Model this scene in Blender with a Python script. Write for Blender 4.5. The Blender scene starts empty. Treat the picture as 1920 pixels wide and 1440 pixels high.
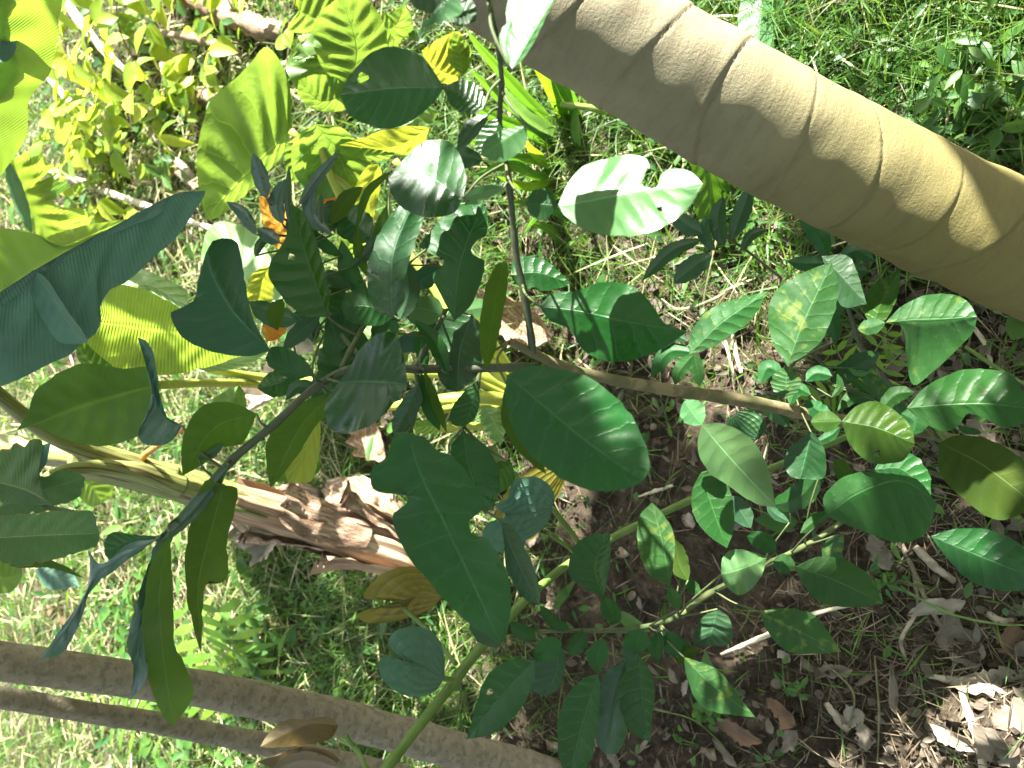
import bpy, math, random
import numpy as np
from mathutils import Vector, Matrix

# ---------------------------------------------------------------- camera, light, exposure
scene = bpy.context.scene
col = scene.collection
PITCH = math.radians(50.0)
SP, CP = math.sin(PITCH), math.cos(PITCH)
CAM = np.array([0.0, 0.0, 1.5])
RX = np.array([0.0, -SP, -CP])      # picture right (towards the feet of the viewer)
UX = np.array([1.0, 0.0, 0.0])      # picture up
FX = np.array([0.0, CP, -SP])       # viewing direction
FOC = 1450.0                        # focal length in photograph pixels

cd = bpy.data.cameras.new('camera')
cam = bpy.data.objects.new('camera', cd)
col.objects.link(cam)
cd.sensor_fit = 'HORIZONTAL'
cd.angle = 2 * math.atan(960.0 / FOC)
cd.clip_start = 0.02
cd.clip_end = 300
cam.matrix_world = Matrix(((RX[0], UX[0], -FX[0], CAM[0]), (RX[1], UX[1], -FX[1], CAM[1]),
                           (RX[2], UX[2], -FX[2], CAM[2]), (0, 0, 0, 1)))
cd.dof.use_dof = True
cd.dof.focus_distance = 1.0
cd.dof.aperture_fstop = 7.0
scene.camera = cam

SUN = np.array([0.82, -0.03, 0.575])
SUN /= np.linalg.norm(SUN)
w = bpy.data.worlds.new('World')
scene.world = w
w.use_nodes = True
sky = w.node_tree.nodes.new('ShaderNodeTexSky')
sky.sky_type = 'NISHITA'
sky.sun_disc = False
sky.sun_elevation = math.asin(SUN[2])
sky.sun_rotation = math.atan2(SUN[0], SUN[1])
hz = w.node_tree.nodes.new('ShaderNodeHueSaturation')      # sky desaturated and lifted to lessen blue in the shade
hz.inputs['Saturation'].default_value = .42
hz.inputs['Value'].default_value = 1.12
w.node_tree.links.new(sky.outputs[0], hz.inputs['Color'])
w.node_tree.links.new(hz.outputs[0], w.node_tree.nodes['Background'].inputs[0])
w.node_tree.nodes['Background'].inputs[1].default_value = 0.05
sky.dust_density = 2.5
sky.ozone_density = .35
sl = bpy.data.lights.new('sun', 'SUN')
sl.energy = 5.0
sl.angle = math.radians(0.5)
sl.color = (1.0, 0.955, 0.87)
so = bpy.data.objects.new('sun', sl)
so.rotation_euler = Vector(SUN).to_track_quat('Z', 'Y').to_euler()
col.objects.link(so)
scene.view_settings.view_transform = 'Standard'
scene.view_settings.look = 'None'
scene.view_settings.exposure = 3.15
scene.view_settings.gamma = 1.0

# ---------------------------------------------------------------- geometry helpers
def P(px, py, d):
    return CAM + RX * ((px - 960.0) / FOC * d) + UX * ((720.0 - py) / FOC * d) + FX * d

def ray(px, py):
    return RX * ((px - 960.0) / FOC) + UX * ((720.0 - py) / FOC) + FX

def GD(px, py, z=0.0):
    return (CAM[2] - z) / -ray(px, py)[2]

def G(px, py, z=0.0):
    return P(px, py, GD(px, py, z))

def proj(p):
    q = np.asarray(p) - CAM
    d = q @ FX
    return 960 + FOC * (q @ RX) / d, 720 - FOC * (q @ UX) / d, d

rs = np.random.RandomState(7)
_perm = rs.rand(256, 256)

def vnoise(x, y, seed=0):
    x = np.asarray(x, float) + seed * 17.31
    y = np.asarray(y, float) + seed * 9.73
    xi = np.floor(x).astype(int); yi = np.floor(y).astype(int)
    fx = x - xi; fy = y - yi
    fx = fx * fx * (3 - 2 * fx); fy = fy * fy * (3 - 2 * fy)
    a = _perm[xi % 256, yi % 256]; b = _perm[(xi + 1) % 256, yi % 256]
    c = _perm[xi % 256, (yi + 1) % 256]; d = _perm[(xi + 1) % 256, (yi + 1) % 256]
    return (a * (1 - fx) + b * fx) * (1 - fy) + (c * (1 - fx) + d * fx) * fy

def fbm(x, y, f, n=4, seed=0):
    s = 0; a = 1.0; t = 0
    for i in range(n):
        s = s + a * (vnoise(x * f, y * f, seed + i * 3) - .5); t += a
        a *= .55; f *= 2.1
    return s / t

def height(x, y):
    h = 0.045 * fbm(x, y, 1.7, 3, 1) + 0.05 * fbm(x, y, 6, 3, 5)
    c = fbm(x, y, 26, 3, 9)
    h = h + 0.06 * np.maximum(c, -.05) + .022 * np.maximum(fbm(x, y, 62, 2, 12), -.02)
    return h

def cr(pts, n, tt=None):
    """Catmull-Rom through pts, n samples spaced by chord length"""
    p = np.asarray(pts, float)
    if len(p) == 2:
        t = np.linspace(0, 1, n)[:, None] if tt is None else np.asarray(tt)[:, None]
        return p[0] * (1 - t) + p[1] * t
    seg = np.linalg.norm(np.diff(p, axis=0), axis=1) + 1e-9
    cum = np.concatenate([[0], np.cumsum(seg)]); cum /= cum[-1]
    t = np.linspace(0, 1, n) if tt is None else np.asarray(tt)
    m = np.zeros_like(p)
    m[1:-1] = (p[2:] - p[:-2]) / (cum[2:] - cum[:-2])[:, None]
    m[0] = (p[1] - p[0]) / (cum[1] - cum[0]); m[-1] = (p[-1] - p[-2]) / (cum[-1] - cum[-2])
    k = np.clip(np.searchsorted(cum, t, side='right') - 1, 0, len(p) - 2)
    h = (cum[k + 1] - cum[k]); s = ((t - cum[k]) / h)[:, None]; h = h[:, None]
    return (2 * s**3 - 3 * s**2 + 1) * p[k] + (s**3 - 2 * s**2 + s) * h * m[k] + (-2 * s**3 + 3 * s**2) * p[k + 1] + (s**3 - s**2) * h * m[k + 1]

def mesh(name, verts, faces, mat, parent=None, uvs=None, smooth=True, loc=None):
    me = bpy.data.meshes.new(name)
    v = np.asarray(verts, float)
    f = np.asarray(faces, int)
    if loc is not None:
        v = v - np.asarray(loc)
    n = f.shape[1]
    me.vertices.add(len(v)); me.vertices.foreach_set('co', v.astype(np.float32).ravel())
    me.loops.add(f.size); me.loops.foreach_set('vertex_index', f.astype(np.int32).ravel())
    me.polygons.add(len(f)); me.polygons.foreach_set('loop_start', np.arange(0, f.size, n, dtype=np.int32))
    if uvs is not None:
        u = me.uv_layers.new(name='UVMap')
        u.data.foreach_set('uv', np.asarray(uvs, np.float32)[f.ravel()].ravel())
    me.update(calc_edges=True)
    me.polygons.foreach_set('use_smooth', np.full(len(f), smooth))
    if mat is not None:
        me.materials.append(mat)
    o = bpy.data.objects.new(name, me)
    col.objects.link(o)
    if parent is not None:
        o.parent = parent
        o.matrix_parent_inverse = Matrix.Identity(4)
        base = parent_world(parent)
        o.location = Vector(loc if loc is not None else (0, 0, 0)) - base
    elif loc is not None:
        o.location = Vector(loc)
    return o

def parent_world(o):
    v = Vector((0, 0, 0))
    while o is not None:
        v += o.location; o = o.parent
    return v

def thing(name, label, cat, loc, group=None):
    o = bpy.data.objects.new(name, None)
    o.empty_display_size = .05
    col.objects.link(o)
    o.location = Vector([float(q) for q in loc])
    return tag(o, label, cat, group)

def tag(o, label, cat, group=None):
    o['label'] = label; o['category'] = cat
    if group: o['group'] = group
    return o

def frames(c):
    t = np.gradient(c, axis=0); t /= np.linalg.norm(t, axis=1)[:, None] + 1e-12
    ref = np.array([.31, -.52, .79])
    a = np.cross(t, ref); a /= np.linalg.norm(a, axis=1)[:, None] + 1e-12
    b = np.cross(t, a)
    return t, a, b

def tube_geo(pts, rad, nl=24, nr=10, disp=None):
    c = cr(pts, nl)
    r = np.interp(np.linspace(0, 1, nl), np.linspace(0, 1, len(rad)), rad)
    if len(rad) == len(pts):
        ss = np.concatenate([[0], np.cumsum(np.linalg.norm(np.diff(np.asarray(pts, float), axis=0), axis=1))])
        r = np.interp(np.linspace(0, 1, nl), ss / ss[-1], rad)
    t, a, b = frames(c)
    L = np.concatenate([[0], np.cumsum(np.linalg.norm(np.diff(c, axis=0), axis=1))])
    th = np.linspace(0, 2 * np.pi, nr, endpoint=False)
    rr = r[:, None] * np.ones(nr)
    if disp is not None:
        rr = rr + disp(L[:, None], th[None, :], r[:, None])
    v = c[:, None, :] + rr[..., None] * (np.cos(th)[None, :, None] * a[:, None, :] + np.sin(th)[None, :, None] * b[:, None, :])
    v = v.reshape(-1, 3)
    i = np.arange(nl - 1)[:, None] * nr; j = np.arange(nr)[None, :]; j2 = (j + 1) % nr
    f = np.stack([i + j, i + j2, i + nr + j2, i + nr + j], -1).reshape(-1, 4)
    uv = np.stack([np.repeat(L, nr), np.tile(th / 6.2832, nl)], -1)
    # end caps
    k = len(v)
    v = np.vstack([v, c[0], c[-1]]); uv = np.vstack([uv, [0, 0], [L[-1], 0]])
    jj = np.arange(0, nr, 2)
    cap0 = np.stack([np.full(len(jj), k), (jj + 2) % nr, (jj + 1) % nr, jj], -1)
    cap1 = np.stack([np.full(len(jj), k + 1), (nl - 1) * nr + jj, (nl - 1) * nr + (jj + 1) % nr, (nl - 1) * nr + (jj + 2) % nr], -1)
    return v, np.vstack([f, cap0, cap1]), uv

def tube(name, pts, rad, mat, parent=None, nl=24, nr=10, disp=None, own=False):
    v, f, uv = tube_geo(pts, rad, nl, nr, disp)
    return mesh(name, v, f, mat, parent, uv, loc=v[0] if own else None)

def PL(lst):
    return [P(*q) for q in lst]

# ---------------------------------------------------------------- materials
MATS = {}
class NT:
    def __init__(s, name):
        s.m = bpy.data.materials.new(name); s.m.use_nodes = True
        s.t = s.m.node_tree; s.b = s.t.nodes['Principled BSDF']; s.out = s.t.nodes['Material Output']
    def n(s, k, **kw):
        o = s.t.nodes.new('ShaderNode' + k)
        for a, v in kw.items(): setattr(o, a, v)
        return o
    def l(s, a, b): s.t.links.new(a, b)
    def math(s, op, a, b=None, c=None, clamp=False):
        o = s.n('Math', operation=op); o.use_clamp = clamp
        for i, q in enumerate((a, b, c)):
            if q is None: continue
            if isinstance(q, (int, float)): o.inputs[i].default_value = q
            else: s.l(q, o.inputs[i])
        return o.outputs[0]
    def mix(s, f, a, b, blend='MIX'):
        o = s.n('Mix', data_type='RGBA', blend_type=blend)
        for i, q in ((0, f), (6, a), (7, b)):
            if isinstance(q, (int, float)): o.inputs[i].default_value = q
            elif isinstance(q, tuple): o.inputs[i].default_value = (*q, 1)
            else: s.l(q, o.inputs[i])
        return o.outputs[2]
    def noise(s, scale, detail=3, rough=.55, vec=None, out=0):
        o = s.n('TexNoise'); o.inputs['Scale'].default_value = scale
        o.inputs['Detail'].default_value = detail; o.inputs['Roughness'].default_value = rough
        if vec is not None: s.l(vec, o.inputs['Vector'])
        return o.outputs[out]
    def rng(s, v, a, b, c=0.0, d=1.0, smooth=True):
        o = s.n('MapRange'); o.interpolation_type = 'SMOOTHSTEP' if smooth else 'LINEAR'
        s.l(v, o.inputs[0])
        for i, q in enumerate((a, b, c, d)): o.inputs[i + 1].default_value = q
        return o.outputs[0]
    def bump(s, h, strength=.5, dist=.002):
        o = s.n('Bump'); o.inputs['Strength'].default_value = strength; o.inputs['Distance'].default_value = dist
        s.l(h, o.inputs['Height']); s.l(o.outputs[0], s.b.inputs['Normal']); return o.outputs[0]

def leaf_mat(name, base, trans, rough=.36, nv=9, slant=.9, mid=None, vein=.35, mode='pinnate', spots=0.0, spotcol=(.20, .23, .04),
             tfac=.42, hue=.16, bump=.5, brown=None, midw=.036, spec=.35, tline=.6):
    q = NT(name)
    tc = q.n('TexCoord'); uvn = q.n('SeparateXYZ'); q.l(tc.outputs['UV'], uvn.inputs[0])
    u, v = uvn.outputs[0], uvn.outputs[1]
    av = q.math('MULTIPLY', q.math('ABSOLUTE', q.math('SUBTRACT', v, .5)), 2.0)
    oi = q.n('ObjectInfo')
    if mode == 'pinnate':
        ph = q.math('SUBTRACT', q.math('MULTIPLY', u, float(nv)), q.math('MULTIPLY', q.math('POWER', av, .8), slant))
        ph = q.math('ADD', ph, q.math('MULTIPLY', q.noise(6, 2, vec=tc.outputs['UV']), .5))
    elif mode == 'arc':
        ph = q.math('MULTIPLY', av, float(nv))
    else:  # fine parallel lines of a banana leaf
        ph = q.math('ADD', q.math('MULTIPLY', u, float(nv)), q.math('MULTIPLY', av, slant))
    sn = q.math('ABSOLUTE', q.math('SINE', q.math('MULTIPLY', ph, math.pi)))
    line = q.rng(sn, .0, .16, 1.0, 0.0)
    line = q.math('MULTIPLY', line, q.rng(av, .75, 1.0, 1.0, .1))
    midm = q.rng(av, midw * .25, midw, 1.0, 0.0)
    obn = q.noise(9, 4, vec=tc.outputs['Object'])
    c = q.mix(q.rng(obn, .3, .75), base, tuple(k * .68 for k in base))
    c = q.mix(q.rng(q.noise(3.5, 5, .7, vec=tc.outputs['Object']), .5, .75, 0, .4), c, (base[0] * 2.2, base[1] * 1.25, base[2] * .9))
    hv = q.n('HueSaturation')
    q.l(q.math('ADD', q.math('MULTIPLY', oi.outputs['Random'], .035), .4825), hv.inputs['Hue'])
    q.l(q.math('ADD', q.math('MULTIPLY', oi.outputs['Random'], 2 * hue), 1 - hue), hv.inputs['Value'])
    q.l(c, hv.inputs['Color']); c = hv.outputs[0]
    mcol = mid or tuple(min(1, k * 1.9 + .03) for k in base)
    c = q.mix(q.math('MULTIPLY', line, vein), c, mcol)
    c = q.mix(q.math('MULTIPLY', midm, .6), c, mcol)
    tcn = trans; tcol = q.mix(q.math('MULTIPLY', line, .6), tcn, tuple(min(1, k * tline) for k in trans))
    tcol = q.mix(q.math('MULTIPLY', midm, .6), tcol, tuple(min(1, k * (tline if tline > 1 else 1.0)) for k in trans))
    tcol = q.mix(q.rng(obn, .3, .7), tcol, tuple(k * .75 for k in trans))
    if spots > 0:
        sp = q.math('ADD', q.math('MULTIPLY', q.noise(24, 2, .5, vec=tc.outputs['Object']), .5), q.math('MULTIPLY', q.noise(95, 2, .5, vec=tc.outputs['Object']), .5))
        sm = q.math('MULTIPLY', q.rng(sp, .66 - spots, .77 - spots), .55)
        c = q.mix(q.math('MULTIPLY', sm, .6), c, spotcol)
        tcol = q.mix(sm, tcol, (.26, .30, .04))
    if brown:
        ed = q.math('ADD', q.math('MULTIPLY', q.noise(9, 4, .7, vec=tc.outputs['UV']), brown[1]), q.math('MULTIPLY', q.math('POWER', av, 6), brown[0]))
        bm = q.rng(ed, .62, .72)
        c = q.mix(bm, c, (.16, .085, .035)); tcol = q.mix(bm, tcol, (.18, .07, .02))
    sc = q.noise(130, 2, vec=tc.outputs['Object'])
    c = q.mix(q.rng(sc, .62, .8, 0, .25), c, tuple(min(1, k * 1.5 + .02) for k in base))
    q.l(c, q.b.inputs['Base Color'])
    q.l(q.rng(q.noise(20, 4, .65, vec=tc.outputs['Object']), .35, .65, rough - .12, rough + .16), q.b.inputs['Roughness'])
    q.b.inputs['Specular IOR Level'].default_value = spec
    h = q.math('SUBTRACT', q.math('MULTIPLY', q.math('POWER', sn, .5 if mode != 'fine' else 1.0), 1.0), q.math('MULTIPLY', midm, 1.2))
    h = q.math('ADD', h, q.math('MULTIPLY', q.noise(60, 3, vec=tc.outputs['Object']), .8))
    nrm = q.bump(h, bump, .0024 if mode != 'fine' else .0012)
    tr = q.n('BsdfTranslucent'); q.l(tcol, tr.inputs[0]); q.l(nrm, tr.inputs[1])
    mx = q.n('MixShader'); mx.inputs[0].default_value = tfac
    q.l(q.b.outputs[0], mx.inputs[1]); q.l(tr.outputs[0], mx.inputs[2]); q.l(mx.outputs[0], q.out.inputs[0])
    MATS[name] = q.m
    return q.m

citrus = leaf_mat('citrus_leaf_dark', (.0085, .056, .0085), (.05, .19, .010), rough=.38, nv=8, tfac=.30, vein=.30, bump=.35, spec=.42, mid=(.035, .13, .03))
citrus_b = citrus
citrus_sp = leaf_mat('citrus_leaf_spotted', (.020, .078, .018), (.09, .23, .015), rough=.5, nv=8, tfac=.28, spots=.13, vein=.06, bump=.3, spec=.3)
citrus_sps = leaf_mat('citrus_leaf_few_spots', (.013, .068, .013), (.07, .21, .012), rough=.46, nv=8, tfac=.28, spots=.05, vein=.06, bump=.3, spec=.28, mid=(.05, .15, .04))
citrus_y = leaf_mat('citrus_leaf_yellowing', (.025, .078, .007), (.10, .20, .012), rough=.45, nv=8, tfac=.35, spots=.07, vein=.12, bump=.3, spec=.3)
citrus_ol = leaf_mat('citrus_leaf_underside', (.042, .085, .014), (.11, .22, .012), rough=.6, nv=8, tfac=.45, vein=.10, bump=.25, spec=.15)
citrus_pale = leaf_mat('citrus_leaf_pale', (.06, .16, .055), (.15, .28, .05), rough=.4, nv=8, tfac=.35, vein=.10, bump=.15, spec=.45)
citrus_grey = leaf_mat('citrus_leaf_grey', (.022, .062, .026), (.06, .15, .02), rough=.38, nv=8, tfac=.25, vein=.10, bump=.25, spec=.4)
citrus_blue = leaf_mat('citrus_leaf_sheen', (.014, .060, .020), (.04, .14, .015), rough=.34, nv=7, tfac=.2, vein=.12, bump=.2, spec=.55)
citrus_wax = leaf_mat('citrus_leaf_waxy', (.026, .074, .054), (.04, .12, .03), rough=.38, nv=7, tfac=.15, vein=.10, bump=.4, spec=.6)
citrus_b = leaf_mat('citrus_leaf_bluish_green', (.012, .058, .030), (.04, .14, .02), rough=.40, nv=7, tfac=.2, vein=.10, bump=.25, spec=.4)
taro = leaf_mat('taro_leaf', (.075, .17, .028), (.20, .32, .035), rough=.42, nv=7, slant=1.6, tfac=.5, vein=.6, mid=(.26, .40, .10), bump=.9, tline=1.7)
taro_y = leaf_mat('taro_leaf_yellow', (.16, .23, .03), (.34, .38, .03), rough=.5, nv=6, slant=1.6, tfac=.55, vein=.4, mid=(.3, .36, .08), tline=.75)
taro_o = leaf_mat('taro_leaf_orange', (.40, .17, .018), (.5, .2, .015), rough=.6, nv=6, slant=1.4, tfac=.5, vein=.3, mid=(.45, .25, .06))
taro_bright = leaf_mat('taro_leaf_glossy', (.10, .21, .05), (.22, .36, .04), rough=.4, nv=7, slant=1.6, tfac=.4, vein=.3, mid=(.28, .38, .14), spec=.5)
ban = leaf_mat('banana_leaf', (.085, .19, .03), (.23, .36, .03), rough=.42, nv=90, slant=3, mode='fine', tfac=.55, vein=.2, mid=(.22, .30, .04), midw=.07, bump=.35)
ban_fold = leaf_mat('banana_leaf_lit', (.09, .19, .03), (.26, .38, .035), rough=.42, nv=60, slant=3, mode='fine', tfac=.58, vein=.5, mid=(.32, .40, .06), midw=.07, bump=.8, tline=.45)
ban_blue = leaf_mat('banana_leaf_shaded_blue', (.075, .17, .13), (.05, .16, .05), rough=.5, nv=80, slant=2, mode='fine', tfac=.12, vein=.22, mid=(.12, .20, .16), midw=.05, bump=.35)  # cool blue of sky-lit shade put into the base colour
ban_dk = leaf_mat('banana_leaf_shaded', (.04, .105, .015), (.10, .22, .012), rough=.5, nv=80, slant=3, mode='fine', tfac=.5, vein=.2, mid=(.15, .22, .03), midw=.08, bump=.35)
ban_br = leaf_mat('banana_leaf_torn', (.045, .115, .035), (.09, .2, .02), rough=.5, nv=50, slant=.5, mode='fine', tfac=.3, vein=.25, brown=(.35, .72), mid=(.17, .23, .08), midw=.04)
yam = leaf_mat('yam_leaf', (.045, .115, .075), (.06, .17, .035), rough=.5, nv=4, mode='arc', tfac=.22, vein=.25, mid=(.10, .19, .13), midw=.03, bump=.7)
yam_y = leaf_mat('yam_leaf_yellow', (.12, .115, .015), (.24, .21, .012), rough=.5, nv=4, mode='arc', tfac=.42, vein=.15, mid=(.2, .2, .04), bump=.5)
yam_r = leaf_mat('yam_leaf_reddish', (.085, .058, .018), (.14, .07, .015), rough=.36, nv=4, mode='arc', tfac=.35, vein=.05, mid=(.14, .1, .04), bump=.08, spec=.7)
yam_g = leaf_mat('yam_leaf_green', (.018, .065, .018), (.06, .17, .02), rough=.45, nv=4, mode='arc', tfac=.3, vein=.15, bump=.6)
strap = leaf_mat('strap_leaf', (.045, .12, .02), (.12, .28, .015), rough=.42, nv=1, mode='arc', tfac=.4, vein=.3, midw=.12, bump=.3)
strap_y = leaf_mat('strap_leaf_bright', (.08, .18, .015), (.2, .36, .012), rough=.45, nv=1, mode='arc', tfac=.5, vein=.3, midw=.12, bump=.3)

def plain_mat(name, c1, c2, rough=.8, scale=40, bump=.5, dist=.002, stretch=None, c3=None, s3=5, spec=.3, bscale=None, trans=None, tfac=.4):
    q = NT(name)
    tc = q.n('TexCoord'); vec = tc.outputs['Object']
    if stretch:
        mp = q.n('Mapping'); mp.inputs['Scale'].default_value = stretch; q.l(tc.outputs['UV'], mp.inputs[0]); vec = mp.outputs[0]
    a = q.noise(scale, 5, .6, vec=vec)
    c = q.mix(q.rng(a, .32, .68), c1, c2)
    if c3 is not None:
        c = q.mix(q.rng(q.noise(s3, 3, .6, vec=vec), .5, .62), c, c3)
    q.l(c, q.b.inputs['Base Color']); q.b.inputs['Roughness'].default_value = rough
    q.b.inputs['Specular IOR Level'].default_value = spec
    h = q.noise(bscale or scale * 2, 6, .65, vec=vec)
    nrm = q.bump(h, bump, dist)
    if trans:
        tr = q.n('BsdfTranslucent'); tr.inputs[0].default_value = (*trans, 1)
        mx = q.n('MixShader'); mx.inputs[0].default_value = tfac
        q.l(q.b.outputs[0], mx.inputs[1]); q.l(tr.outputs[0], mx.inputs[2]); q.l(mx.outputs[0], q.out.inputs[0])
    return q.m

def varied_mat(name, cols, trans=None, tfac=.4, rough=.6, spec=.3):
    """colour by the random number kept in UV.x of each blade or scrap"""
    q = NT(name)
    tc = q.n('TexCoord'); s = q.n('SeparateXYZ'); q.l(tc.outputs['UV'], s.inputs[0])
    r = q.n('ValToRGB'); q.l(s.outputs[0], r.inputs[0]); r.color_ramp.interpolation = 'LINEAR'
    e = r.color_ramp.elements
    while len(e) < len(cols): e.new(.5)
    for i, c in enumerate(cols):
        e[i].position = i / (len(cols) - 1); e[i].color = (*c, 1)
    c = q.mix(q.rng(q.noise(35, 3, vec=tc.outputs['Object']), .35, .7, 0, .5), r.outputs[0], tuple(k * .55 for k in cols[0]))
    q.l(c, q.b.inputs['Base Color']); q.b.inputs['Roughness'].default_value = rough
    q.b.inputs['Specular IOR Level'].default_value = spec
    if trans:
        tr = q.n('BsdfTranslucent'); t = q.mix(.55, r.outputs[0], trans); q.l(t, tr.inputs[0])
        mx = q.n('MixShader'); mx.inputs[0].default_value = tfac
        q.l(q.b.outputs[0], mx.inputs[1]); q.l(tr.outputs[0], mx.inputs[2]); q.l(mx.outputs[0], q.out.inputs[0])
    return q.m

bark_green = plain_mat('green_bark', (.035, .055, .018), (.07, .085, .03), .6, 60, .6, .001)
bark_tan = plain_mat('tan_bark', (.11, .095, .045), (.065, .07, .028), .7, 45, .6, .0015, c3=(.16, .13, .07), s3=25)
bark_dark = plain_mat('dark_bark', (.035, .05, .024), (.06, .065, .04), .6, 60, .5, .001)
vine_mat = plain_mat('vine_stem', (.06, .115, .02), (.095, .15, .035), .5, 30, .4, .001)
pole_mat = plain_mat('grey_bark', (.185, .165, .115), (.135, .118, .08), .85, 45, 1.0, .003, c3=(.11, .10, .065), s3=70)
petiole = plain_mat('petiole', (.20, .26, .05), (.15, .21, .04), .4, 30, .3, .001)
petiole_y = plain_mat('petiole_yellow', (.27, .30, .05), (.22, .26, .04), .4, 30, .3, .001)
pseudo = plain_mat('banana_stem_green', (.20, .22, .07), (.12, .15, .04), .5, 3, .5, .002, stretch=(4, 14, 1), c3=(.06, .04, .022), s3=1.3)
pseudo_dry = plain_mat('banana_stem_dry', (.36, .24, .15), (.22, .135, .08), .7, 3, .8, .004, stretch=(2.2, 16, 1), c3=(.44, .33, .22), s3=1.2)
deadwood = plain_mat('dead_fibre', (.27, .18, .12), (.12, .075, .045), .85, 2.5, 1.0, .006, stretch=(5, 14, 1), c3=(.44, .33, .23), s3=2)
straw_mat = varied_mat('straw', [(.06, .042, .026), (.13, .10, .062), (.24, .195, .13), (.09, .066, .04)], rough=.8)
hay_mat = varied_mat('hay', [(.20, .19, .08), (.33, .31, .16), (.42, .40, .24), (.17, .21, .06)], trans=(.4, .36, .15), tfac=.25, rough=.6)
litter_mat = varied_mat('dead_leaf_mix', [(.055, .044, .032), (.11, .092, .068), (.145, .125, .098), (.08, .06, .042), (.13, .115, .09)], trans=(.3, .2, .1), tfac=.15, rough=.85)
grass_mat = varied_mat('grass_blades', [(.03, .095, .012), (.055, .14, .02), (.095, .18, .025), (.03, .09, .025), (.15, .19, .045)], trans=(.25, .42, .02), tfac=.42, rough=.5)
weed_mat = varied_mat('weed_leaves', [(.028, .09, .018), (.05, .13, .025), (.085, .17, .03), (.03, .09, .035)], trans=(.24, .42, .03), tfac=.42, rough=.45)
vinebush_mat = varied_mat('yellow_bush_leaves', [(.10, .20, .02), (.24, .33, .03), (.06, .15, .02), (.40, .42, .05), (.12, .24, .02)], trans=(.50, .62, .03), tfac=.5, rough=.5)
fern_mat = varied_mat('pinnate_leaves', [(.07, .17, .02), (.11, .22, .03), (.16, .26, .03)], trans=(.35, .58, .03), tfac=.45, rough=.5)
dead_mat = plain_mat('dead_leaf', (.145, .125, .098), (.085, .070, .052), .85, 30, .7, .0015, trans=(.3, .2, .1), tfac=.12)
dead_pale = plain_mat('dead_leaf_pale', (.24, .215, .17), (.16, .14, .108), .85, 30, .7, .0015, trans=(.3, .24, .15), tfac=.12)
dead_rust = plain_mat('dead_leaf_rust', (.13, .078, .045), (.075, .048, .03), .6, 30, .6, .0015, trans=(.4, .13, .04), tfac=.2)
stick_mat = plain_mat('dry_stick', (.20, .165, .115), (.12, .095, .065), .85, 60, .7, .001, c3=(.27, .23, .17), s3=20)
stick_pale = plain_mat('dry_stick_pale', (.48, .42, .31), (.33, .27, .19), .85, 40, .6, .002)
stone_mat = plain_mat('stone', (.17, .13, .09), (.10, .072, .05), .9, 50, .9, .003, c3=(.24, .20, .15), s3=20)

def trunk_mat():
    q = NT('smooth_tan_bark')
    tc = q.n('TexCoord'); vec = tc.outputs['Object']
    mp = q.n('Mapping'); mp.inputs['Scale'].default_value = (40, 3, 1); q.l(tc.outputs['UV'], mp.inputs[0])
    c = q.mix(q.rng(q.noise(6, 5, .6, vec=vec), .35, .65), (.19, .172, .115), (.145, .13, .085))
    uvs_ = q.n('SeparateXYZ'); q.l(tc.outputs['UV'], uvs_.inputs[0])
    len_tone = q.math('ADD', uvs_.outputs[0], q.math('MULTIPLY', q.noise(2.2, 3, .5, vec=vec), .3))
    c = q.mix(q.rng(len_tone, .62, 1.15, 1.0, 0.0), c, (.125, .108, .038))  # more mustard towards the foot of the trunk
    c = q.mix(q.rng(q.noise(1.2, 4, .7, vec=mp.outputs[0]), .45, .75, 0, .5), c, (.085, .07, .04))
    c = q.mix(q.rng(q.noise(230, 3, .6, vec=vec), .5, .8, 0, .35), c, (.12, .09, .05))
    q.l(c, q.b.inputs['Base Color']); q.b.inputs['Roughness'].default_value = .75; q.b.inputs['Specular IOR Level'].default_value = .2
    h = q.math('ADD', q.noise(260, 4, .7, vec=vec), q.math('MULTIPLY', q.noise(1.4, 5, .7, vec=mp.outputs[0]), 1.4))
    q.bump(h, .6, .0018)
    return q.m
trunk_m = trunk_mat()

def soil_mat():
    q = NT('soil')
    tc = q.n('TexCoord'); vec = tc.outputs['Object']
    c = q.mix(q.rng(q.noise(9, 5, .65, vec=vec), .35, .65), (.088, .068, .047), (.048, .037, .027))
    c = q.mix(q.rng(q.noise(75, 4, .7, vec=vec), .52, .72, 0, .8), c, (.145, .12, .09))
    c = q.mix(q.rng(q.noise(260, 3, .7, vec=vec), .62, .75, 0, .7), c, (.24, .19, .14))
    c = q.mix(q.rng(q.noise(2.3, 3, .6, vec=vec), .5, .7, 0, .5), c, (.13, .095, .065))
    q.l(c, q.b.inputs['Base Color']); q.b.inputs['Roughness'].default_value = .95; q.b.inputs['Specular IOR Level'].default_value = .1
    h = q.math('ADD', q.noise(90, 6, .8, vec=vec), q.math('MULTIPLY', q.noise(380, 3, .7, vec=vec), .5))
    q.bump(h, 1.0, .014)
    return q.m
soil_m = soil_mat()

# ---------------------------------------------------------------- leaf builder
PROF = ([0, .04, .12, .25, .40, .55, .70, .83, .92, .97, 1], [.02, .25, .58, .86, .99, 1, .88, .62, .32, .13, 0])

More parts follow.
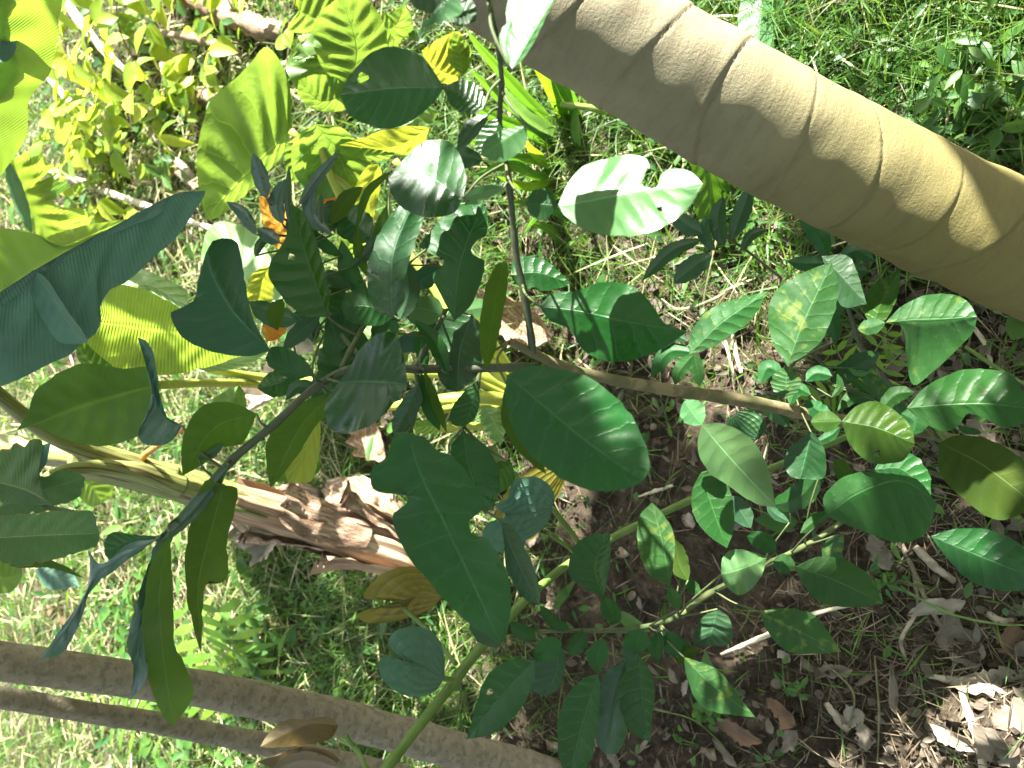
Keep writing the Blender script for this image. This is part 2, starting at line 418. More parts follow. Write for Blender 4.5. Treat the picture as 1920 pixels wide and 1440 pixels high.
def leaf_geo(mid, A=None, B=None, d=.8, g=(0, 0), fold=.15, holes=(), NU=30, NV=7, wave=.05, seed=0, w=None, curl=0.0, rag=0.0, quilt=.024):
    """a leaf blade through its midrib and its two margins; depth leans by g and folds away along the midrib"""
    r = np.random.RandomState(seed)
    if holes: NU, NV = 54, 12
    if rag: NU, NV = max(NU, 60), max(NV, 10)
    M = cr(mid, NU)
    tt = np.linspace(0, 1, NU)
    T = np.gradient(M, axis=0); T /= np.linalg.norm(T, axis=1)[:, None] + 1e-9
    N = np.stack([T[:, 1], -T[:, 0]], 1)
    def side(E, sgn):
        if E is None or isinstance(E, (int, float)):
            ww = (E if E is not None else w) * np.interp(tt, *PROF)
            ww = ww * (1 + .05 * np.sin(tt * 21 + r.rand() * 6) + .03 * np.sin(tt * 47 + r.rand() * 6))
            return M + sgn * N * ww[:, None]
        pts = [tuple(mid[0])] + list(E) + [tuple(mid[-1])]
        S = cr(pts, NU)
        L = np.linalg.norm(S[-1] - S[0])
        j = (vnoise(tt * 24, np.full(NU, seed * 1.3 + sgn)) - .5) * .018 * L * np.sin(np.pi * tt)
        return S + N * j[:, None]
    if A is None and B is None: A = B = w
    EA, EB = side(A, 1), side(B, -1)
    if rag:
        for E in (EA, EB):
            k = np.maximum(0, vnoise(tt * 30, np.full(NU, seed + 3.3)) - .45) * rag
            E += (M - E) * k[:, None]
    vs = np.linspace(-1, 1, 2 * NV + 1)
    px = np.zeros((NU, len(vs), 2)); dd = np.zeros((NU, len(vs)))
    ph = r.rand(2) * 6.28
    d0 = d[0] if isinstance(d, (tuple, list)) else d
    d1 = d[1] if isinstance(d, (tuple, list)) else d
    for k, v in enumerate(vs):
        E = EA if v >= 0 else EB
        a = abs(v)
        px[:, k] = M * (1 - a) + E * a
        off = np.linalg.norm(E - M, axis=1)
        dep = d0 + (d1 - d0) * tt
        wv = wave * off * a ** 2 * (np.sin(tt * 12 + ph[0 if v >= 0 else 1]) + .5 * np.sin(tt * 27 + ph[1]))
        rel = px[:, k] - np.asarray(mid[0], float)
        ll = np.linalg.norm(np.asarray(mid[-1], float) - np.asarray(mid[0], float))
        f_scale = 1.7
        wv = wv + quilt * off * np.sin(np.pi * a) * np.sin(2 * np.pi * (tt * 7.5 - a * 1.1) + ph[0])
        f = fold[0 if v >= 0 else 1] if isinstance(fold, (tuple, list)) else fold
        extra = g[0] * rel[:, 0] + g[1] * rel[:, 1] + f_scale * f * off * (a - .35 * a * a) + wv + curl * ll * tt ** 2
        dd[:, k] = dep + extra / FOC * dep
    pxs = px.reshape(-1, 2); nv = len(vs)
    i = np.arange(NU - 1)[:, None] * nv; j = np.arange(nv - 1)[None, :]
    F = np.stack([i + j, i + j + 1, i + nv + j + 1, i + nv + j], -1).reshape(-1, 4)
    for (hx, hy, hr) in holes:
        rel = pxs - (hx, hy)
        ang = np.arctan2(rel[:, 1], rel[:, 0])
        rr = hr * (1 + .25 * np.sin(ang * 3 + hx) + .12 * np.sin(ang * 7 + hy))
        ds = np.linalg.norm(rel, axis=1)
        ins = ds < rr
        F = F[~(ins[F].sum(1) >= 3)]
        pxs = np.where(ins[:, None], np.array([hx, hy]) + rel / (ds[:, None] + 1e-6) * rr[:, None], pxs)
    D = dd.reshape(-1)[:, None]
    V = CAM + RX * ((pxs[:, :1] - 960) / FOC * D) + UX * ((720 - pxs[:, 1:]) / FOC * D) + FX * D
    uv = np.stack([np.repeat(tt, nv), np.tile((vs + 1) / 2, NU)], -1)
    return V, F, uv

_seed = [11]
SMALL = {}
def small_version(m):
    if m.name not in SMALL:
        c = m.copy(); SMALL[m.name] = c
        for n in c.node_tree.nodes:
            if n.type == 'BUMP': n.inputs['Strength'].default_value = .06
    return SMALL[m.name]
def leaf(name, mat, mid, A=None, B=None, parent=None, label=None, **kw):
    _seed[0] += 1
    kw.setdefault('seed', _seed[0])
    if kw.get('w', 99) <= 26 and 'citrus' in mat.name:
        mat = small_version(mat)
        kw.setdefault('quilt', 0.0)
    V, F, uv = leaf_geo(mid, A, B, **kw)
    o = mesh(name, V, F, mat, parent, uv, loc=V[len(F) * 0 + kw.get('NV', 7)])
    if label: o['label'] = label
    return o
# ---------------------------------------------------------------- ground
def axis(fine0, fine1, step, mid0, mid1, mstep, far):
    a = list(np.arange(fine0, fine1, step)); b = list(np.arange(mid0, fine0, mstep)); c = list(np.arange(fine1, mid1, mstep))
    o = [-far, -far * .5, -far * .25, -far * .12]; p = [far * .12, far * .25, far * .5, far]
    return np.array([q for q in o if q < mid0 - .3] + b + a + c + [q for q in p if q > mid1 + .3])
gx = axis(-1.35, 1.35, .009, -4, 4, .04, 80)
gy = axis(-.35, 2.3, .009, -1.5, 8, .04, 80)
GX, GY = np.meshgrid(gx, gy, indexing='ij')
GZ = height(GX, GY)
ny = len(gy)
i = np.arange(len(gx) - 1)[:, None] * ny; j = np.arange(ny - 1)[None, :]
GF = np.stack([i + j, i + ny + j, i + ny + j + 1, i + j + 1], -1).reshape(-1, 4)
ground = mesh('ground', np.stack([GX.ravel(), GY.ravel(), GZ.ravel()], -1), GF, soil_m)
ground['kind'] = 'structure'

def onG(px, py, up=0.0):
    p = G(px, py, 0.0)
    for _ in range(3):
        z = float(height(p[0], p[1])) + up
        p = G(px, py, z)
    return p

# ---------------------------------------------------------------- big leaning trunk
def trunk_disp(L, th, r):
    o = 0 * L * th
    for k, (l0, tilt, am) in enumerate([(.05, .03, 1), (.13, -.02, .6), (.24, .035, 1), (.30, .02, .5), (.385, -.03, .8), (.47, .04, 1.2), (.56, .025, .7), (.66, .035, 1), (.735, .02, .6), (.82, .04, 1), (.93, .03, .8), (1.05, .03, 1), (1.2, .02, 1)]):
        x = L - l0 - tilt * np.sin(th + k * 1.1) * .9
        o = o - am * .0026 * np.exp(-(x / .0022) ** 2) + am * .0024 * np.exp(-np.abs(x) / .022) * (x > 0)
    o = o + .0035 * np.sin(th * 2 + L * 5) + .002 * np.sin(th * 3 - L * 9 + 1)
    o = o + .004 * (vnoise(L * 30 + 0 * th, th * 2.2 + 0 * L, 4) - .5)
    return o
tr_pts = [P(2120, 565, 1.22), P(1920, 480, 1.03), P(1500, 268, .955), P(1080, 40, .91), P(850, -100, .89), P(500, -330, .90)]
g0 = tr_pts[0].copy()
gdir = tr_pts[0] - tr_pts[1]; gdir /= np.linalg.norm(gdir)
k = (g0[2] + .06) / -gdir[2]
tr_pts = [g0 + gdir * k] + tr_pts
up = tr_pts[-1] - tr_pts[-2]; up /= np.linalg.norm(up)
up2 = up + np.array([0.2, -.15, .6]); up2 /= np.linalg.norm(up2)
tr_pts.append(tr_pts[-1] + up2 * .5); tr_pts.append(tr_pts[-1] + up2 * .8 + np.array([.5, 0, .2]))
tree = thing('smooth_barked_tree', 'thick smooth mustard-tan leaning trunk with faint ring creases', 'tree', tr_pts[0])
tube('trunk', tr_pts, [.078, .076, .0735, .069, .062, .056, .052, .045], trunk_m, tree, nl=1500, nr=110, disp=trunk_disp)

# ---------------------------------------------------------------- two slim grey trunks low in the picture
def pole_disp(L, th, r):
    return .0035 * (vnoise(L * 9, th * 1.3 + L * 2, 6) - .5) + .0016 * (vnoise(L * 60, th * 4, 3) - .5) + .002 * np.exp(-(((L * 1.0) % .31 - .15) / .01) ** 2)
def pole(name, label, pts, rad):
    pts = [np.asarray(p) for p in pts]
    d = pts[0] - pts[1]; d /= np.linalg.norm(d)
    k = (pts[0][2] + .05) / -d[2] if d[2] < 0 else .4
    pts = [pts[0] + d * min(k, 1.2)] + pts
    u = pts[-1] - pts[-2]; u /= np.linalg.norm(u)
    pts.append(pts[-1] + u * .9 + np.array([0, 0, .2]))
    t = thing(name, label, 'tree', pts[0], 'slim grey trunks crossing low in the picture')
    tube('trunk', pts, rad, pole_mat, t, nl=200, nr=28, disp=pole_disp)
    return t, pts
pole('slim_tree', 'thicker of the two slim grey-brown trunks crossing low in the picture',
     [P(1010, 1450, 1.84), P(900, 1418, 1.76), P(620, 1343, 1.52), (P(350, 1288, 1.30)), P(0, 1240, 1.12), P(-250, 1205, 1.02)],
     [.043, .042, .040, .035, .029, .026, .024, .02])
pole('slim_tree', 'thinner grey trunk running just below the thicker one',
     [P(980, 1505, 2.0), P(760, 1455, 1.85), P(480, 1392, 1.62), P(240, 1347, 1.42), P(0, 1308, 1.25), P(-250, 1270, 1.15)],
     [.026, .025, .024, .022, .0185, .016, .0145, .012])

# ---------------------------------------------------------------- citrus sapling (main)
sap = thing('citrus_sapling', 'leafy dark green citrus sapling with chewed leaves in the middle of the picture', 'sapling', onG(1935, 862))
stem = tube('stem', [onG(1935, 862, -.02), *PL([(1850, 838, 1.22), (1700, 805, 1.15), (1530, 780, 1.07), (1400, 752, 1.0), (1200, 722, .92), (1060, 690, .86), (1000, 662, .83), (955, 640, .82)])],
            [.0085, .0085, .008, .0085, .0085, .007, .006, .005, .004], bark_tan, sap, nl=80, nr=12,
            disp=lambda L, th, r: .0012 * (vnoise(L * 60, th * 2) - .5) + .0012 * np.exp(-(((L + .03) % .13 - .06) / .006) ** 2))
BR = {'a': [cr([onG(1935, 862, -.02), *PL([(1850, 838, 1.22), (1700, 805, 1.15), (1530, 780, 1.07), (1400, 752, 1.0), (1200, 722, .92), (1060, 690, .86), (1000, 662, .83), (955, 640, .82)])], 80)], 'b': []}
REC = {}
def branch(pts, rad, mat=bark_green, par=None, nl=50):
    BR['a'].append(cr(PL(pts), 40))
    return tube('branch', PL(pts), rad, mat, par or sap, nl=nl, nr=9, disp=lambda L, th, r: .0006 * (vnoise(L * 90, th * 2) - .5) + .001 * np.exp(-((L % .055 - .02) / .004) ** 2))
branch([(1000, 665, .83), (985, 560, .80), (968, 480, .78), (960, 400, .76), (953, 330, .73), (937, 240, .69), (940, 140, .64), (928, 60, .60), (912, -20, .56)], [.0042, .0036, .0030, .0027, .0022, .0018], bark_dark)
branch([(1010, 688, .845), (900, 690, .83), (780, 692, .82), (660, 690, .80), (580, 735, .79), (520, 790, .78), (430, 868, .77), (340, 968, .76), (296, 1015, .76)], [.0050, .0048, .0045, .004, .0042, .004, .003], bark_dark, nl=70)
branch([(780, 690, .82), (800, 650, .81), (830, 595, .80), (836, 580, .80)], [.003, .0025], bark_dark)
branch([(900, 690, .83), (895, 720, .83), (885, 760, .84), (870, 800, .84)], [.003, .002], bark_green)
branch([(780, 692, .82), (785, 730, .82), (775, 790, .81), (765, 812, .80)], [.003, .002], bark_green)
branch([(700, 690, .81), (650, 640, .83), (600, 560, .86), (560, 470, .88), (545, 420, .89)], [.0035, .002], bark_green)
branch([(640, 690, .80), (690, 600, .82), (735, 560, .84), (760, 500, .85)], [.003, .002], bark_green)

def LS(par, mat, mid, A=None, B=None, name='leaf', **kw):
    o = leaf(name, mat, mid, A, B, parent=par, **kw)
    d_ = kw['d'][0] if isinstance(kw['d'], tuple) else kw['d']
    REC[o.name] = (o, par, P(mid[0][0], mid[0][1], d_))
    return o
def WG(par, mat, mid, w, **kw):    # the winged leaf stalk of a citrus leaf
    o, pp, _ = REC[par.name]
    REC[par.name] = (o, pp, P(mid[0][0], mid[0][1], kw['d']))
    return leaf('winged_stalk', mat, mid, parent=par, w=w, NU=20, NV=4, quilt=0.0, **kw)

# top
l = LS(sap, citrus, [(832, 165), (740, 166), (638, 178)], [(815, 190), (770, 228), (725, 243), (690, 233), (655, 217)], [(815, 135), (790, 105), (740, 87), (700, 95), (675, 118), (650, 150)], d=.62, g=(.15, -.15), fold=.2, holes=[(680, 146, 9)])
WG(l, citrus, [(908, 203), (870, 180), (832, 164)], 30, d=.63, g=(0, -.2))
l = LS(sap, citrus_pale, [(850, -15), (815, 20), (782, 82)], [(800, 60), (795, 30)], [(868, 20), (835, 40), (800, 45)], d=.52, g=(0, -.2))
LS(sap, citrus_grey, [(760, -40), (800, -10), (870, 15)], w=32, d=.53, g=(0, -.3))
LS(sap, citrus, [(842, 28), (870, 22), (893, 40)], [(850, 42), (872, 45)], [(850, -5), (880, -5), (893, 20)], d=.56, g=(0, -.2))
LS(sap, citrus_pale, [(958, 132), (1000, 60), (1050, -20)], [(950, 60), (960, -10)], [(985, 105), (1025, 30)], d=.55, g=(.1, -.4), fold=.4)
l = LS(sap, citrus_pale, [(955, 130), (948, 80), (958, 35)], w=14, d=.56, g=(.1, -.3))
LS(sap, citrus_pale, [(988, 235), (945, 262), (905, 292)], [(985, 270), (950, 302), (920, 300)], [(955, 240), (918, 255), (903, 275)], d=.64, g=(-.2, .1))
LS(sap, citrus_grey, [(915, 215), (885, 240), (858, 282)], w=16, d=.66, fold=.5)
LS(sap, citrus, [(938, 215), (925, 260), (900, 290)], [(945, 260), (930, 290)], [(905, 240), (890, 275)], d=.68)
# big sunlit bitten leaf
l = LS(sap, citrus_pale, [(1045, 388), (1110, 376), (1200, 358), (1260, 352), (1318, 345)],
       [(1062, 350), (1090, 315), (1140, 297), (1180, 291), (1210, 297), (1217, 315), (1195, 340), (1215, 352), (1232, 350), (1240, 325), (1262, 316), (1295, 322)],
       [(1060, 405), (1095, 430), (1150, 441), (1200, 441), (1245, 425), (1290, 390)], d=.66, g=(-.32, -.42), fold=(.02, .22), holes=[(1237, 391, 6)], wave=.08)
WG(l, citrus, [(986, 382), (1015, 383), (1045, 386)], 30, d=.67, g=(-.2, .2))
# glossy leaf under the top
LS(sap, citrus_blue, [(868, 373), (800, 330), (728, 335)], [(850, 400), (800, 407), (765, 396), (740, 375)], [(874, 335), (862, 290), (840, 264), (795, 266), (745, 312)], d=.70, g=(-.15, -.15), fold=(-.1, .5), wave=.16)
LS(sap, citrus_pale, [(870, 372), (905, 360), (945, 352)], w=12, d=.69, g=(0, .3))
l = LS(sap, citrus_blue, [(735, 598), (737, 480), (782, 365)], [(700, 575), (688, 510), (705, 450), (735, 400)], [(757, 565), (760, 520), (778, 460), (795, 400)], d=.74, g=(-.1, -.15), fold=(.1, .4), wave=.15)
WG(l, citrus, [(742, 625), (738, 610), (735, 598)], 10, d=.75)
l = LS(sap, citrus, [(852, 602), (862, 500), (905, 380)], [(822, 545), (812, 515), (830, 500), (828, 485), (800, 470), (800, 450), (830, 405), (870, 382)], [(885, 570), (903, 520), (908, 490), (885, 475), (890, 455), (912, 440), (914, 400)], d=.75, g=(-.15, -.1), fold=.15, holes=[(828, 487, 5)])
LS(sap, citrus_pale, [(945, 352), (905, 362), (870, 385)], w=13, d=.73, g=(0, .3))
LS(sap, citrus_ol, [(912, 696), (922, 600), (945, 490)], [(900, 650), (905, 560), (928, 500)], [(928, 660), (945, 580), (954, 500)], d=.72, g=(.9, .1), fold=.1, wave=.05)
LS(sap, citrus, [(958, 515), (1010, 512), (1070, 532)], [(965, 482), (1015, 485), (1050, 510)], [(970, 535), (1020, 545), (1050, 540)], d=.80)
LS(sap, citrus_grey, [(885, 590), (862, 660), (858, 735)], [(902, 610), (905, 660), (893, 710)], [(835, 595), (818, 640), (820, 700), (838, 730)], d=.82, fold=.2, wave=.2)
# left clutter
l = LS(sap, citrus, [(615, 594), (582, 500), (545, 380)], [(570, 592), (530, 560), (506, 520), (506, 490), (525, 465), (540, 430)], [(618, 560), (607, 500), (590, 440), (570, 400)], d=.80, g=(.1, -.1), fold=(.1, .6), holes=[(547, 482, 7)])
l = LS(sap, citrus_b, [(508, 657), (435, 580), (388, 487), (398, 452)], [(470, 668), (400, 660), (345, 635), (320, 588), (360, 568), (375, 510), (388, 470)], [(497, 640), (472, 590), (458, 520), (445, 455), (420, 446)], d=.74, g=(.15, .15), fold=(.12, .5), wave=.06)
WG(l, citrus, [(585, 700), (540, 682), (508, 658)], 24, d=.76)
LS(sap, citrus, [(592, 705), (545, 695), (497, 672)], [(570, 706), (530, 700), (505, 688)], [(575, 680), (545, 655), (510, 650)], d=.755)
LS(sap, citrus, [(628, 740), (640, 650), (672, 612)], [(605, 660), (620, 600), (650, 585)], [(668, 700), (690, 640)], d=.83)
LS(sap, citrus_grey, [(600, 590), (565, 620), (530, 655)], w=17, d=.84, g=(0, .3))
LS(sap, citrus, [(690, 600), (650, 590), (610, 605)], [(670, 625), (630, 640), (610, 620)], [(670, 580), (635, 575)], d=.84)
LS(sap, citrus, [(668, 670), (640, 685), (600, 680)], w=22, d=.82)
LS(sap, citrus, [(738, 590), (690, 575), (640, 575)], [(720, 608), (680, 610), (650, 600)], [(720, 560), (690, 540), (650, 552)], d=.80)
LS(sap, citrus_grey, [(750, 600), (765, 550), (757, 480)], w=22, d=.83, fold=.3)
LS(sap, citrus, [(840, 700), (815, 640), (778, 600)], w=16, d=.79)
LS(sap, citrus_pale, [(836, 592), (800, 580), (765, 575)], [(820, 604), (785, 612), (768, 600)], [(820, 560), (785, 555), (768, 560)], d=.84, g=(-.4, .1))
LS(sap, citrus_pale, [(836, 594), (880, 580), (935, 572)], w=18, d=.84, g=(-.5, .2))
# foreshortened shiny leaf across the stem
LS(sap, citrus_blue, [(636, 716), (700, 716), (764, 721)], [(655, 690), (675, 655), (705, 628), (738, 624), (755, 660), (762, 700)], [(615, 745), (608, 775), (622, 805), (650, 812), (700, 795), (735, 760)], d=.72, g=(-.3, -.25), fold=(-.35, -.1), wave=.22)
# thin hanging ones under the stem
LS(sap, citrus_grey, [(785, 718), (765, 765), (738, 820)], [(792, 750), (770, 800), (745, 822)], [(760, 740), (735, 790)], d=.80, fold=.4)
LS(sap, citrus_ol, [(795, 695), (815, 750), (838, 812)], w=9, d=.795, g=(.6, 0))
LS(sap, citrus, [(790, 700), (800, 750), (825, 808)], w=15, d=.81)
LS(sap, citrus, [(893, 715), (885, 760), (870, 800)], [(900, 750), (890, 785)], [(870, 735), (845, 770), (848, 795)], d=.82)
l = LS(sap, citrus, [(868, 808), (880, 880), (910, 965)], [(905, 830), (935, 880), (930, 940)], [(845, 840), (870, 920)], d=.83, fold=.15)
LS(sap, taro_bright, [(870, 862), (900, 865), (942, 862)], [(890, 850), (925, 835), (935, 850)], [(885, 870), (925, 868)], d=.90, g=(-.5, 0))
# big oval leaf
l = LS(sap, citrus, [(950, 703), (1028, 768), (1103, 830), (1205, 902)], [(990, 686), (1060, 694), (1130, 722), (1185, 780), (1213, 840), (1218, 880)], [(948, 750), (965, 810), (1010, 865), (1070, 905), (1130, 922), (1180, 915)], d=.66, g=(-.25, -.05), fold=.14, holes=[(1043, 754, 3)], wave=.03)
LS(sap, citrus_ol, [(950, 720), (960, 800), (1025, 890)], w=16, d=.69)
# right-hand leaf above the stem
l = LS(sap, citrus, [(1012, 575), (1080, 583), (1160, 600), (1290, 622)], [(1030, 552), (1080, 545), (1135, 528), (1190, 540), (1225, 575), (1245, 605)], [(1030, 600), (1070, 618), (1090, 655), (1130, 674), (1180, 676), (1240, 655)], d=.74, g=(-.25, .1), fold=.15, wave=.07)
# the very big chewed lower leaf
l = LS(sap, citrus, [(766, 812), (785, 880), (862, 1040), (938, 1207)], [(800, 822), (820, 845), (850, 855), (885, 905), (908, 945), (895, 965), (880, 975), (885, 1000), (915, 1010), (945, 1060), (958, 1120), (952, 1180)],
       [(740, 815), (725, 855), (697, 880), (700, 915), (728, 925), (755, 920), (765, 940), (735, 968), (750, 1020), (790, 1075), (820, 1110), (880, 1170)], d=.68, g=(-.1, .1), fold=.12, holes=[(806, 992, 8), (825, 1018, 4)], wave=.1)
LS(sap, citrus_grey, [(885, 1150), (905, 1180), (940, 1212)], w=22, d=.72)
LS(sap, citrus_y, [(960, 870), (930, 885), (905, 905)], [(965, 900), (935, 925), (908, 920)], [(945, 865), (915, 875)], d=.86)
LS(sap, citrus_grey, [(940, 978), (968, 1050), (1012, 1135)], [(960, 985), (990, 1040), (1012, 1100)], [(945, 1020), (950, 1070), (985, 1125)], d=.73, fold=.4)
# left lower hanging leaves
LS(sap, citrus_ol, [(625, 735), (565, 800), (507, 915)], [(590, 745), (530, 775), (500, 830), (500, 880)], [(630, 760), (600, 790), (560, 850), (530, 890)], d=.79, g=(.2, .6))
LS(sap, taro_y, [(600, 760), (580, 830), (540, 905)], [(545, 800), (530, 870)], [(600, 830), (585, 900), (560, 905)], d=.95, g=(.2, .6))
l = LS(sap, citrus_ol, [(482, 776), (405, 800), (342, 892)], [(455, 830), (425, 838), (405, 855), (365, 880)], [(460, 765), (430, 755), (385, 757), (352, 795), (340, 840)], d=.76, g=(.2, .5), holes=[(413, 846, 9)])
LS(sap, citrus_ol, [(420, 910), (395, 1000), (372, 1100), (378, 1228)], [(385, 900), (355, 990), (347, 1060), (352, 1130), (366, 1190)], [(445, 915), (440, 960), (425, 1010), (428, 1075), (412, 1095), (390, 1090), (380, 1150)], d=.74, g=(.2, .5), wave=.05)
LS(sap, citrus_ol, [(318, 1000), (300, 1100), (305, 1220), (325, 1362)], [(283, 1060), (270, 1130), (270, 1220), (290, 1310), (310, 1350)], [(322, 1050), (323, 1120), (330, 1210), (362, 1285), (355, 1320)], d=.70, g=(.2, .5), wave=.05)
LS(sap, citrus_wax, [(300, 1012), (272, 1130), (258, 1230), (245, 1312)], [(278, 1060), (250, 1150), (236, 1210), (250, 1250)], [(290, 1090), (278, 1200), (275, 1270)], d=.76, wave=.4, fold=-.5)
LS(sap, citrus_wax, [(325, 1000), (300, 1030), (285, 1070)], w=12, d=.75)
LS(sap, citrus_grey, [(430, 872), (360, 960), (300, 1020)], w=14, d=.74, fold=.6)
LS(sap, citrus_wax, [(300, 1008), (190, 1070), (130, 1170), (65, 1250)], [(240, 1020), (185, 1060), (165, 1030), (170, 1090), (120, 1170)], [(245, 1045), (170, 1110), (150, 1170), (112, 1228), (80, 1235)], d=.74, fold=.4, wave=.1)
LS(sap, citrus, [(297, 1005), (240, 1015), (197, 1040)], [(255, 1040), (215, 1058)], [(250, 1002), (210, 998), (196, 1015)], d=.77)
LS(sap, citrus_wax, [(342, 798), (300, 770), (282, 700), (258, 633)], [(318, 830), (275, 835), (258, 815), (285, 760), (275, 690)], [(318, 790), (298, 730), (290, 670), (275, 640)], d=.78, fold=-.3, wave=.1)
LS(sap, citrus_blue, [(372, 860), (400, 845), (420, 830)], w=10, d=.77)
# upper left slim leaves
for q in [[(500, 372), (488, 330), (475, 287), 15], [(530, 420), (518, 380), (534, 335), 15], [(560, 385), (590, 340), (637, 282), 10], [(622, 440), (582, 400), (590, 320), 14],
          [(480, 440), (455, 400), (425, 378), 12], [(545, 430), (540, 380), (542, 310), 7], [(478, 480), (490, 455), (510, 440), 9], [(525, 455), (500, 440), (482, 428), 14],
          [(605, 440), (600, 400), (603, 362), 8], [(550, 470), (548, 420), (545, 385), 12], [(570, 470), (575, 430), (560, 390), 12]]:
    LS(sap, citrus_wax if q[3] > 9 else citrus_grey, q[:3], w=q[3], d=.86, fold=.4, g=(.1, -.2))
for q in [[(690, 560), (655, 510), (640, 450), 18, citrus], [(640, 480), (610, 460), (580, 430), 12, citrus], [(700, 500), (715, 440), (725, 385), 16, citrus_ol], [(620, 420), (650, 375), (680, 350), 17, citrus_ol],
          [(660, 500), (690, 470), (708, 440), 13, citrus_grey], [(690, 520), (672, 470), (670, 420), 10, citrus_ol], [(590, 640), (575, 600), (545, 590), 20, citrus_blue], [(735, 320), (690, 360), (668, 430), 8, citrus_ol],
          [(700, 640), (715, 610), (745, 600), 14, citrus], [(530, 560), (515, 590), (520, 620), 16, citrus_ol], [(660, 540), (620, 520), (590, 540), 14, citrus_grey],
          [(800, 690), (790, 640), (820, 600), 14, citrus_sps], [(610, 740), (560, 725), (535, 750), 14, citrus_blue]]:
    LS(sap, q[4], q[:3], w=q[3], d=.87, fold=.3)

# ---------------------------------------------------------------- second citrus sapling (lower right)
sb = thing('citrus_sapling', 'citrus sapling with yellow spotted leaves at the lower right over leaf litter', 'sapling', onG(1800, 905))
b2 = [onG(1800, 905, -.01)]
def bt(pts, rad, mat, nl=40):
    BR['b'].append(cr(pts, 60))
    return tube('stem', pts, rad, mat, sb, nl=nl, nr=9, disp=lambda L, th, r: .0008 * (vnoise(L * 90, th * 2) - .5) + .001 * np.exp(-((L % .06 - .02) / .004) ** 2))
bt(b2 + PL([(1700, 880, 1.24), (1640, 930, 1.19), (1540, 1005, 1.14), (1420, 1068, 1.08), (1330, 1113, 1.04), (1262, 1160, 1.0), (1180, 1180, .98), (1090, 1182, .97), (1005, 1184, .96)]), [.004, .004, .004, .004, .004, .0042, .004, .003, .002], bark_green, 80)
bt(b2 + PL([(1770, 830, 1.27), (1690, 745, 1.2), (1620, 660, 1.16), (1592, 585, 1.12), (1570, 540, 1.1)]), [.004, .004, .0035, .0035, .003, .002], bark_dark)
bt(b2 + PL([(1740, 820, 1.26), (1650, 760, 1.22), (1575, 715, 1.19), (1515, 660, 1.15), (1480, 690, 1.1)]), [.004, .0035, .003, .003, .002], bark_dark)
def S(mat, mid, A=None, B=None, wing=None, **kw):
    kw.setdefault('g', (-.35, 0))
    l = LS(sb, mat, mid, A, B, **kw)
    if wing: WG(l, mat, wing[:-1], wing[-1], d=kw.get('d', .9) + .01, g=(-.3, 0))
    return l
S(citrus_sp, [(1292, 665), (1350, 608), (1440, 547)], [(1296, 620), (1335, 578), (1395, 556)], [(1340, 648), (1395, 612), (1415, 590)], d=.86)
S(citrus_sp, [(1476, 686), (1505, 610), (1560, 492)], [(1448, 640), (1440, 580), (1462, 540), (1520, 505)], [(1530, 650), (1560, 600), (1572, 540)], d=.88, wing=[(1473, 748), (1474, 715), (1476, 686), 28])
S(citrus_grey, [(1540, 480), (1580, 520), (1625, 570)], [(1590, 480), (1610, 520)], [(1560, 530), (1580, 575)], d=.95)
S(citrus_grey, [(1560, 560), (1580, 520), (1570, 478)], w=28, d=.96)
S(citrus_y, [(1637, 612), (1655, 560), (1688, 504)], [(1618, 580), (1630, 540), (1660, 520)], [(1660, 600), (1685, 550)], d=.98)
S(citrus_sp, [(1660, 605), (1710, 600), (1770, 598), (1832, 594)], [(1690, 575), (1730, 555), (1780, 551), (1815, 566)], [(1694, 615), (1698, 660), (1712, 722), (1745, 700), (1800, 650), (1825, 622)], d=.90, fold=(.1, .3), wing=[(1608, 617), (1635, 612), (1660, 605), 15])
S(citrus_sps, [(1700, 765), (1770, 760), (1850, 758), (1930, 765)], [(1735, 725), (1790, 698), (1850, 692), (1900, 705)], [(1735, 795), (1775, 808), (1800, 795), (1815, 775), (1850, 785), (1880, 802), (1915, 795)], d=.88)
S(citrus_sps, [(1795, 798), (1810, 806), (1842, 812)], w=7, d=.89)
S(citrus_y, [(1578, 790), (1645, 803), (1715, 832)], [(1605, 762), (1645, 752), (1690, 780), (1710, 805)], [(1595, 835), (1635, 868), (1690, 865), (1705, 850)], d=.84, wing=[(1520, 792), (1550, 790), (1578, 790), 20], holes=[(1645, 851, 6)])
S(citrus, [(1690, 775), (1715, 790), (1712, 815)], w=26, d=.93)
S(citrus, [(1650, 770), (1680, 740), (1715, 735)], w=16, d=.97)
S(citrus_sps, [(1548, 968), (1610, 925), (1690, 900), (1757, 945)], [(1545, 930), (1590, 890), (1650, 886), (1720, 900)], [(1590, 985), (1640, 1005), (1690, 1018), (1735, 1000)], d=.86)
S(citrus_sps, [(1640, 880), (1690, 880), (1745, 930)], w=34, d=.92)
S(citrus, [(1745, 1005), (1840, 1045), (1945, 1085)], [(1790, 992), (1850, 993), (1910, 1018)], [(1775, 1045), (1820, 1090), (1880, 1108), (1925, 1105)], d=.88)
S(citrus_sps, [(1492, 1062), (1570, 1090), (1656, 1132)], [(1530, 1045), (1580, 1048), (1625, 1075)], [(1505, 1095), (1540, 1130), (1600, 1138)], d=.92, wing=[(1450, 1052), (1472, 1058), (1492, 1062), 19])
S(citrus_sp, [(1425, 1147), (1500, 1185), (1577, 1222)], [(1465, 1140), (1520, 1150), (1550, 1180)], [(1440, 1185), (1475, 1220), (1530, 1226)], d=.98)
S(citrus_pale, [(1316, 797), (1370, 860), (1455, 952)], [(1350, 793), (1405, 820), (1440, 880)], [(1308, 835), (1325, 880), (1375, 918), (1420, 945)], d=.84, g=(-.3, .25), fold=(.35, -.1), wing=[(1283, 752), (1300, 775), (1316, 797), 24])
S(citrus_sps, [(1315, 885), (1335, 950), (1363, 1028)], [(1345, 880), (1372, 930), (1376, 990)], [(1298, 920), (1302, 970), (1330, 1005)], d=.90)
